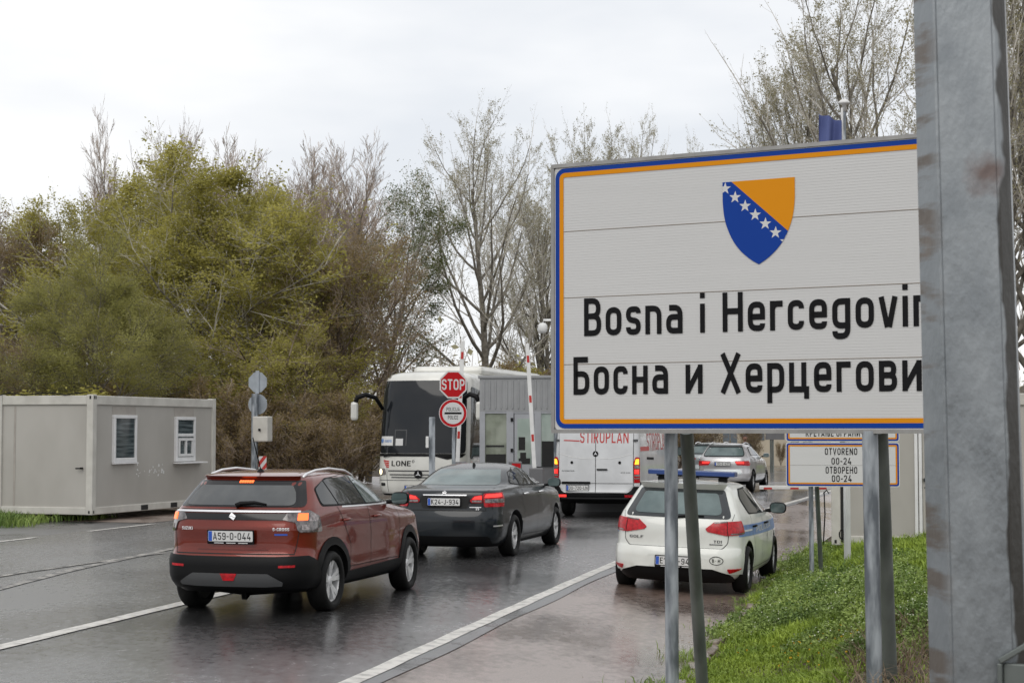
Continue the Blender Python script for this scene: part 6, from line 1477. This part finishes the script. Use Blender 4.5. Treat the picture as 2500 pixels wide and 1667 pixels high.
M['bark'] = mat('grey_brown_bark', (0.10, 0.09, 0.072), .95, scale=5, col2=(0.21, 0.19, 0.16), bump=.5, bscale=25)
M['bark_red'] = mat('brown_bark', (0.085, 0.064, 0.048), .95, scale=5, col2=(0.155, 0.118, 0.09), bump=.5, bscale=25)
M['twig'] = mat('grey_twigs', (0.48, 0.45, 0.40), .9, var=.3, scale=.9)  # colour paled to carry the sky glare around thin twigs
M['twig_red'] = mat('brown_twigs', (0.34, 0.275, 0.225), .9, var=.3, scale=.9)
def leafmat(name, c1, c2, scale=.7, tr=.45):
    """thin leaves: light comes through them as well as off them"""
    m = mat(name, c1, .6, scale=scale, col2=c2, ramp=(.35, .65), spec=.25)
    N, L = m.node_tree.nodes, m.node_tree.links; b = N['Principled BSDF']; src = b.inputs['Base Color'].links[0].from_socket
    t = N.new('ShaderNodeBsdfTranslucent'); mx = N.new('ShaderNodeMixShader'); mx.inputs[0].default_value = tr
    L.new(src, t.inputs['Color']); L.new(b.outputs[0], mx.inputs[1]); L.new(t.outputs[0], mx.inputs[2])
    L.new(mx.outputs[0], N['Material Output'].inputs['Surface'])
    return m
M['lf_yellow'] = leafmat('yellow_green_leaves', (0.26, 0.24, 0.055), (0.47, 0.43, 0.12))
M['lf_willow'] = leafmat('willow_leaves', (0.25, 0.24, 0.075), (0.38, 0.37, 0.125))
M['lf_olive'] = leafmat('olive_buds', (0.26, 0.24, 0.14), (0.40, 0.37, 0.23))
M['lf_brown'] = leafmat('brown_buds', (0.21, 0.155, 0.075), (0.33, 0.255, 0.12))
M['lf_dark'] = leafmat('dark_green_leaves', (0.085, 0.110, 0.038), (0.165, 0.185, 0.068))
def tree_proto(name, g, bark, twig, leaf, lsize, seed, aspect=.6):
    thick, thin, lv = g; rg = np.random.default_rng(seed)
    V, Fq = prisms(thick, 7); tm = np_mesh('trunk', V, Fq, [bark], smooth=True)
    V, Fq = prisms(thin, 3); mi = np.zeros(len(Fq), int)
    if lv is not None:
        Vl, Fl = leaf_quads(lv, lsize, rg, aspect=aspect); Fq = np.concatenate([Fq, Fl + len(V)]); V = np.concatenate([V, Vl]); mi = np.concatenate([mi, np.ones(len(Fl), int)])
    cm = np_mesh('crown', V, Fq, [twig, leaf], mi=mi)
    md = tm.data, cm.data
    bpy.data.objects.remove(tm); bpy.data.objects.remove(cm)
    H = max(v for v in V[:, 2]); 
    return name, md, float(np.percentile(V[:, 2], 99.7)), float(np.percentile(np.abs(V[:, :2]), 97))
PROT = {}
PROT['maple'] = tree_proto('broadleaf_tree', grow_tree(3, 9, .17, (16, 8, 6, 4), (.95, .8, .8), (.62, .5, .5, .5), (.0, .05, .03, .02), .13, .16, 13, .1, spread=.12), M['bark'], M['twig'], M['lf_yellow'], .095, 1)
PROT['maple2'] = tree_proto('broadleaf_tree', grow_tree(14, 8, .15, (16, 8, 6, 4), (.95, .8, .8), (.66, .5, .5, .5), (.0, .05, .03, .02), .13, .08, 10, .1, spread=.12), M['bark_red'], M['twig_red'], M['lf_yellow'], .092, 2)
PROT['willow'] = tree_proto('willow_tree', grow_tree(5, 6.2, .15, (16, 8, 7, 4), (1.0, .7, .6), (.78, .55, .55, .6), (.0, .05, .0, -.02), .12, .20, 34, .1, spread=.14, lean=.05), M['bark'], M['bark'], M['lf_willow'], .072, 3, .35)
PROT['bare'] = tree_proto('bare_tree', grow_tree(8, 13, .16, (18, 8, 6, 4), (.60, .5, .45), (.44, .5, .5, .5), (.02, .14, .10, .06), .09, .26, 0, .1, stems=3, stem_ang=.16, twig_r=.0065), M['bark_red'], M['twig_red'], M['lf_brown'], .05, 4)
PROT['bare2'] = tree_proto('bare_tree', grow_tree(18, 13, .15, (18, 8, 6, 4), (.58, .5, .45), (.42, .5, .5, .5), (.02, .15, .11, .06), .09, .30, 0, .1, stems=4, stem_ang=.20, twig_r=.0065), M['bark'], M['twig_red'], M['lf_brown'], .05, 5)
PROT['brown'] = tree_proto('brown_tree', grow_tree(21, 8, .14, (16, 9, 7, 4), (.8, .7, .7), (.6, .5, .5, .5), (.0, .09, .05, .03), .12, .10, 4, .1, spread=.10, stems=2, stem_ang=.15), M['bark_red'], M['twig_red'], M['lf_brown'], .075, 6)
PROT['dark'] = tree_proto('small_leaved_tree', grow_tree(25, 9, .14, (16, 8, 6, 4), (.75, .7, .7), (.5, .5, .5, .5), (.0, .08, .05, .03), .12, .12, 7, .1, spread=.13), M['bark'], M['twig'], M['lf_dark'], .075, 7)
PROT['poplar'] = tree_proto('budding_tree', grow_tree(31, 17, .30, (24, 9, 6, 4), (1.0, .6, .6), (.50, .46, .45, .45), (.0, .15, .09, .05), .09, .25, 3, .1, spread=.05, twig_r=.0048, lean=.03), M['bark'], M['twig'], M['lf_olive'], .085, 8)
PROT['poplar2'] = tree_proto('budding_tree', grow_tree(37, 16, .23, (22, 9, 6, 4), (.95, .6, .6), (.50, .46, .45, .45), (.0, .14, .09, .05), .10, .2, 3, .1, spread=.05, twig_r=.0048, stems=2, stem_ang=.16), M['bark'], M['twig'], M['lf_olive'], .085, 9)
PROT['shrub'] = tree_proto('twiggy_shrub', grow_tree(41, 3.2, .035, (9, 7, 5), (.6, .6, .6), (.5, .5, .5), (.02, .06, .04), .10, .06, 5, .1, spread=.10, stems=8, stem_ang=.42), M['bark_red'], M['twig_red'], M['lf_brown'], .07, 10)
PROT['shrub2'] = tree_proto('leafy_shrub', grow_tree(43, 3.0, .035, (9, 7, 5), (.7, .6, .6), (.55, .5, .5), (.02, .06, .04), .10, .06, 11, .1, spread=.13, stems=7, stem_ang=.45), M['bark_red'], M['twig_red'], M['lf_yellow'], .12, 11)
def tree(kind, u, vtop, Y, label, cat='tree', group='trees behind the border post', wscale=1.0, rz=0.0, z=0.1):
    name, (tm, cm), Hm, Rm = PROT[kind]
    H = CAMH + (V0 - vtop) / F * Y - z; k = H / Hm
    t = thing(name, label, cat, ((u - 1250) / F * Y, Y, z), rz, group); t.scale = (k * wscale, k * wscale, k)
    for n_, me in (('trunk', tm), ('crown', cm)):
        o = bpy.data.objects.new(n_, me); COL.objects.link(o); o.parent = t
    return t
tree('willow', 262, 585, 50, 'fine leaved pale green willow behind the left container cabin', rz=.6, wscale=1.02)
tree('maple', 450, 375, 60, 'large yellow green tree with round crown behind container cabin, tallest leafy one', rz=1.1, wscale=1.3)
tree('maple', 590, 470, 58, 'yellow green tree leaning right of the tallest leafy crown', rz=4.4, wscale=1.2)
tree('maple', 260, 455, 63, 'yellow green tree left of the tallest leafy crown above the willow', rz=2.0, wscale=1.25)
tree('maple2', 640, 520, 57, 'yellow green tree with brown limbs between the tall leafy tree and brown ones', rz=2.2, wscale=1.15)
tree('maple2', 735, 790, 54, 'low yellow green tree above the two grey sign backs', rz=4.0, wscale=1.2)
tree('maple', 200, 480, 66, 'thin yellow green tree at the left shoulder of the leafy tree mass', rz=3.4, wscale=1.0)
tree('bare', 730, 345, 76, 'bare reddish brown tree with upright twigs behind the leafy tree', rz=.4, wscale=1.25)
tree('bare2', 835, 385, 74, 'bare brown tree of brush like twigs right of its taller neighbour', rz=1.9, wscale=1.15)
tree('bare2', 655, 338, 78, 'bare brown brush like tree in the middle of the bare row', rz=4.2, wscale=1.2)
tree('bare', 570, 330, 80, 'bare brown tree just right of the tallest leafy crown', rz=2.9, wscale=1.1)
tree('bare2', 330, 305, 78, 'bare twiggy tree rising above the left part of leafy crown', rz=.9, wscale=.72)
tree('bare', 415, 325, 82, 'thin bare tree rising over the middle of leafy crown', rz=5.0, wscale=.6)
tree('dark', 900, 425, 66, 'slim dark green small leaved tree left of the pale budding tree', rz=.2, wscale=.95)
tree('brown', 830, 560, 58, 'brown budding tree above the left end of coach', rz=1.3, wscale=1.05)
tree('bare', -20, 460, 62, 'bare grey tree cut by the left picture edge', rz=3.9, wscale=.8)
tree('brown', 90, 540, 64, 'sparse brown tree at far left above the container cabin', rz=4.6, wscale=.9)
tree('brown', 20, 800, 50, 'low brown tree behind the left end of container cabin', rz=.6, wscale=1.3)
tree('poplar', 1178, 246, 84, 'tall pale budding tree with thick trunk behind the stop sign', rz=.3, wscale=1.0)
tree('poplar2', 1335, 440, 92, 'budding tree whose crown shows left of big sign edge', rz=2.0, wscale=.95)
tree('poplar2', 1480, 300, 104, 'budding tree peeping over the left top edge of big sign', rz=.8, wscale=.8)
tree('poplar', 1590, 280, 108, 'budding tree with one tall spike over the big sign', rz=1.7, wscale=.7)
tree('poplar', 1700, 340, 112, 'faint budding tree low over the middle of big sign', rz=4.1, wscale=.6)
tree('poplar2', 1952, 115, 62, 'pale budding tree left of the blue flag above big sign', rz=2.6, wscale=.85)
tree('poplar', 2150, -150, 58, 'large budding tree left of the lamp post above big sign', rz=1.2, wscale=1.0)
tree('poplar2', 2510, -330, 48, 'dark limbed tree right of the lamp post at the picture edge', rz=.2, wscale=.9)
tree('poplar', 2420, -60, 66, 'budding tree hidden behind the lamp post', rz=3.3, wscale=.9)
for i, (u, v, Y, k, w, lb) in enumerate(((545, 930, 52, 'shrub', 1.2, 'brown twiggy shrub beside the right end of container cabin'), (650, 965, 52, 'shrub', 1.2, 'brown twiggy shrub behind the grey sign backs'), (760, 955, 53, 'shrub', 1.25, 'brown twiggy shrub above the copper red crossover roof'), (860, 960, 54, 'shrub', 1.2, 'brown twiggy shrub touching the left side of coach'),
        (700, 1010, 51, 'shrub', 1.3, 'low brown shrub just over the copper red roof'), (590, 1020, 50.5, 'shrub', 1.1, 'low brown shrub right of the container cabin corner'), (820, 1020, 51, 'shrub', 1.3, 'low brown shrub near the coach headlamp'), (1040, 930, 66, 'shrub2', 1.0, 'leafy shrub seen over the coach roof left end'), (1180, 880, 70, 'shrub', 1.4, 'brown shrub around the thick trunk over the coach roof'), (1310, 900, 74, 'shrub2', 1.3, 'green shrub over the booth roof'),
        (1700, 1000, 88, 'shrub', 1.3, 'brown shrub under the big sign left of the house'), (1650, 980, 92, 'shrub', 1.5, 'brown shrub behind the pale grey crossover'), (1905, 1080, 97, 'shrub', .6, 'small bare sapling before the beige house'), (1830, 1010, 99, 'shrub', .7, 'bare sapling against the beige wall behind the person'),
        (60, 960, 47, 'shrub2', 1.4, 'leafy shrub behind the left end of container cabin'), (330, 930, 52, 'shrub', 1.5, 'brown shrub showing over the container roof middle'), (450, 925, 54, 'shrub2', 1.4, 'yellow green shrub over the container roof right end'), (180, 930, 53, 'shrub', 1.5, 'brown shrub over the container roof corner'))):
    tree(k, u, v, Y, lb, 'shrub', 'roadside shrubs', w, i * 1.37, 0.05)
# far wood closing the horizon
rg = np.random.default_rng(99); n = 9000
Pn = np.stack([rg.uniform(-90, 130, n), rg.uniform(150, 190, n), np.abs(rg.normal(0, 3.2, n))], 1)
Sg = np.concatenate([Pn, Pn + np.stack([rg.normal(0, .5, n), rg.normal(0, .3, n), rg.uniform(1.0, 3.2, n)], 1), np.full((n, 1), .05), np.full((n, 1), .02)], 1)
V, Fq = prisms(Sg, 3); Vl, Fl = leaf_quads(Pn[:6000] + rg.normal(0, 1.0, (6000, 3)) + [0, 0, 1.5], .8, rg); Fl = Fl + len(V)
o = np_mesh('far_wood', np.concatenate([V, Vl]), np.concatenate([Fq, Fl]), [M['twig_red'], M['lf_olive']], mi=np.concatenate([np.zeros(len(Fq), int), np.ones(len(Fl), int)])); tag(o, 'far brown wood closing the view down the road', kind='stuff')

# ------------------------------------------------------------------ verge: grass, white-flowered weeds, flowers, dry stalks
def gzv(s, t): return np.array([ground_z(a, b) - .02 for a, b in zip(s, t)])
def stxy(s, t):
    B = np.array([bend(k) for k in t]); return RD.x * t + RN.x * (s + B), RD.y * t + RN.y * (s + B)
def blades(s, t, h, w, rg, leanm=.35):
    n = len(s); x, y = stxy(s, t); z = gzv(s, t); P = np.stack([x, y, z], 1)
    a = rg.uniform(0, 2 * PI, n); sd = np.stack([np.cos(a), np.sin(a), np.zeros(n)], 1) * (w * rg.uniform(.6, 1.3, n))[:, None]
    ln = rg.normal(0, leanm, (n, 2)) * h[:, None]; ln3 = np.concatenate([ln, np.zeros((n, 1))], 1); up = np.concatenate([np.zeros((n, 2)), h[:, None]], 1)
    mid = P + up * .6 + ln3 * .35; tip = P + up * (1 - .25 * np.clip(np.linalg.norm(ln, axis=1) / h, 0, 1))[:, None] + ln3
    V = np.stack([P - sd, P + sd, mid + sd * .75, mid - sd * .75, tip + sd * .12, tip - sd * .12], 1).reshape(-1, 3)
    b = (np.arange(n) * 6)[:, None]
    return V, np.concatenate([b + np.array([[0, 1, 2, 3]]), b + np.array([[3, 2, 4, 5]])])
def vn(s, t, f, ph): return np.sin(s * f + ph) * np.sin(t * f * .8 + ph * 2.1) + .5 * np.sin(s * f * 2.3 + t * f * 1.7 + ph)
M['grass'] = mat('fresh_grass', (0.13, 0.205, 0.016), .65, scale=1.6, col2=(0.29, 0.385, 0.042), ramp=(.35, .65))
M['grass_dark'] = mat('weed_leaves', (0.075, 0.135, 0.020), .65, scale=1.4, col2=(0.25, 0.33, 0.070))
M['dry'] = mat('dry_stalks', (0.12, 0.08, 0.05), .9, scale=3, col2=(0.26, 0.20, 0.13))
M['petal_white'] = mat('white_petals', (0.52, 0.55, 0.40), .7)
M['petal_yellow'] = mat('yellow_petals', (0.60, 0.36, 0.01), .7)
rg = np.random.default_rng(5)
n = 190000
t_ = 7.5 + 25.5 * rg.random(n) ** 1.15; s_ = rg.uniform(-1.95, 2.4, n); edge = -1.88 + .14 * np.sin(t_ * 1.9) + .07 * np.sin(t_ * 5.3)
keep = (s_ > edge) & ((vn(s_, t_, 1.3, 1.0) > -.75) | (s_ < -.4)); s_, t_ = s_[keep], t_[keep]
bare = ((t_ < 14.7) & (s_ > -.30 + .2 * np.sin(t_ * 2.3)) & (rg.random(len(s_)) < .86)) | ((vn(s_, t_, 3.3, 2.0) > 1.05) & (rg.random(len(s_)) < .6)); s_, t_ = s_[~bare], t_[~bare]
h = np.where(t_ < 16.5, .75, 1.0) * np.clip(.075 + .035 * vn(s_, t_, 2.1, .3) + rg.normal(0, .02, len(s_)), .03, .2) * np.where(t_ > 22, 1.25, 1.0) * np.where((s_ > -1.0) & (t_ > 20), 1.6, 1.0)
V, Fq = blades(s_, t_, h, .0042 + .00022 * t_, rg, .45); o = np_mesh('grass', V, Fq, [M['grass']]); tag(o, 'short bright green grass covering the bank on the right', kind='stuff')
n = 5200; tq = 7.5 + 23 * rg.random(n); sq = -1.90 - np.abs(rg.normal(0, .10, n)) * (1 + .8 * np.sin(tq * 2.7)); kq = vn(sq, tq, 4.0, 1.2) > -.1; sq, tq = sq[kq], tq[kq]
V, Fq = blades(sq, tq, rg.uniform(.03, .11, len(sq)), np.full(len(sq), .005), rg, .7); V[:, 2] += .022; o = np_mesh('edge_grass', V, Fq, [M['grass_dark']]); tag(o, 'straggling grass spilling over the paving edge', kind='stuff')
n = 420; tq = rg.uniform(9, 26, n); sq = rg.normal(-2.15, .22, n); x, y = stxy(sq, tq); V, Fq = leaf_quads(np.stack([x, y, np.array([road_z(a) for a in sq]) + .006], 1), .045, rg, 0, .5); V[:, 2] = np.repeat(V[::4, 2], 4) + np.tile([0, .004, .008, .003], n); o = np_mesh('leaf_litter', V, Fq, [M['dry']]); tag(o, 'dead leaves and grit along the paving edge', kind='stuff')
n = 26000                                            # left verge by the container
tl = rg.uniform(20, 36.2, n); sl = rg.uniform(-26, -17.6, n); kp = sl < -17.7 - .9 * np.maximum(0, (34.0 - tl)) * .12 + .3 * np.sin(tl * 2); tl, sl = tl[kp], sl[kp]
V, Fq = blades(sl, tl, np.clip(.16 + .10 * vn(sl, tl, 1.1, .3) + rg.normal(0, .04, len(sl)), .05, .45), np.full(len(sl), .014), rg); o = np_mesh('grass', V, Fq, [M['grass_dark']]); tag(o, 'grass tufts growing along the foot of the container cabin', kind='stuff')
n = 16000                                            # strip in front of the far house and beside the coach
tf = rg.uniform(88, 104, n); sf = rg.uniform(-3, 12, n); V, Fq = blades(sf, tf, rg.uniform(.1, .3, n), np.full(n, .04), rg); o = np_mesh('grass', V, Fq, [M['grass']]); tag(o, 'far grass strip before the beige house', kind='stuff')
# bushy weeds
cl = []
def weed(sc, tc, rad, ht, n):
    a = rg.uniform(0, 2 * PI, n); r = rad * np.sqrt(rg.random(n)); s = sc + r * np.cos(a); t = tc + r * np.sin(a) * 1.5
    hh = ht * (1 - (r / rad) ** 2) ** .6 * rg.uniform(.45, 1.05, n)
    x, y = stxy(s, t); z = np.array([ground_z(a_, b_) for a_, b_ in zip(s, t)]) + hh - .02; return np.stack([x, y, z], 1)
spots = []
for k in range(150):
    t0 = rg.uniform(16.2, 24.5); s0 = rg.uniform(-1.75, .2)
    if t0 < 18.2 and s0 < -.9: continue
    spots.append((s0, t0, rg.uniform(.18, .42), rg.uniform(.10, .28) * (1.25 if 17.5 < t0 < 23 else .8), 520))
for k in range(34): spots.append((rg.uniform(-.5, 1.3), rg.uniform(14.0, 18.0), rg.uniform(.15, .32), rg.uniform(.08, .22), 420))
for k in range(16): spots.append((rg.uniform(-1.75, -1.35), rg.uniform(24.5, 29), rg.uniform(.2, .4), rg.uniform(.15, .40), 300))
PW = np.concatenate([weed(*q) for q in spots]); V, Fq = leaf_quads(PW, .032, rg, .5, .7)
fl = PW[rg.random(len(PW)) < .06] + [0, 0, .025]; Vf, Ff = leaf_quads(fl, .016, rg, .9, .9)
st = PW[rg.random(len(PW)) < .2]; Sg = np.concatenate([st - np.stack([rg.normal(0, .03, len(st)), rg.normal(0, .03, len(st)), np.full(len(st), .12)], 1), st, np.full((len(st), 1), .0025), np.full((len(st), 1), .0018)], 1); Vs, Fs = prisms(Sg, 3)
o = np_mesh('weed_foliage', np.concatenate([V, Vf, Vs]), np.concatenate([Fq, Ff + len(V), Fs + len(V) + len(Vf)]), [M['grass_dark'], M['petal_white']], mi=np.concatenate([np.zeros(len(Fq), int), np.ones(len(Ff), int), np.zeros(len(Fs), int)])); tag(o, 'bushy green weeds with tiny white flowers on the bank', kind='stuff')
n = 34; sy = rg.normal(-.9, .35, n); ty = rg.normal(15.6, .5, n); x, y = stxy(sy, ty); z = gzv(sy, ty) + rg.uniform(.08, .16, n); V, Fq = leaf_quads(np.repeat(np.stack([x, y, z], 1), 4, 0), .016, rg, .8, .9); o = np_mesh('flower_vegetation', V, Fq, [M['petal_yellow']]); tag(o, 'small yellow flowers dotted in the grass', kind='stuff')
n = 2200; sd_ = rg.uniform(-.45, 1.8, n); td = rg.uniform(11, 16, n); V, Fq = blades(sd_, td, rg.uniform(.08, .30, n), np.full(n, .0045), rg, .9); o = np_mesh('dry_grass', V, Fq, [M['dry']]); tag(o, 'dry brown stalks at the foot of the lamp post', kind='stuff')
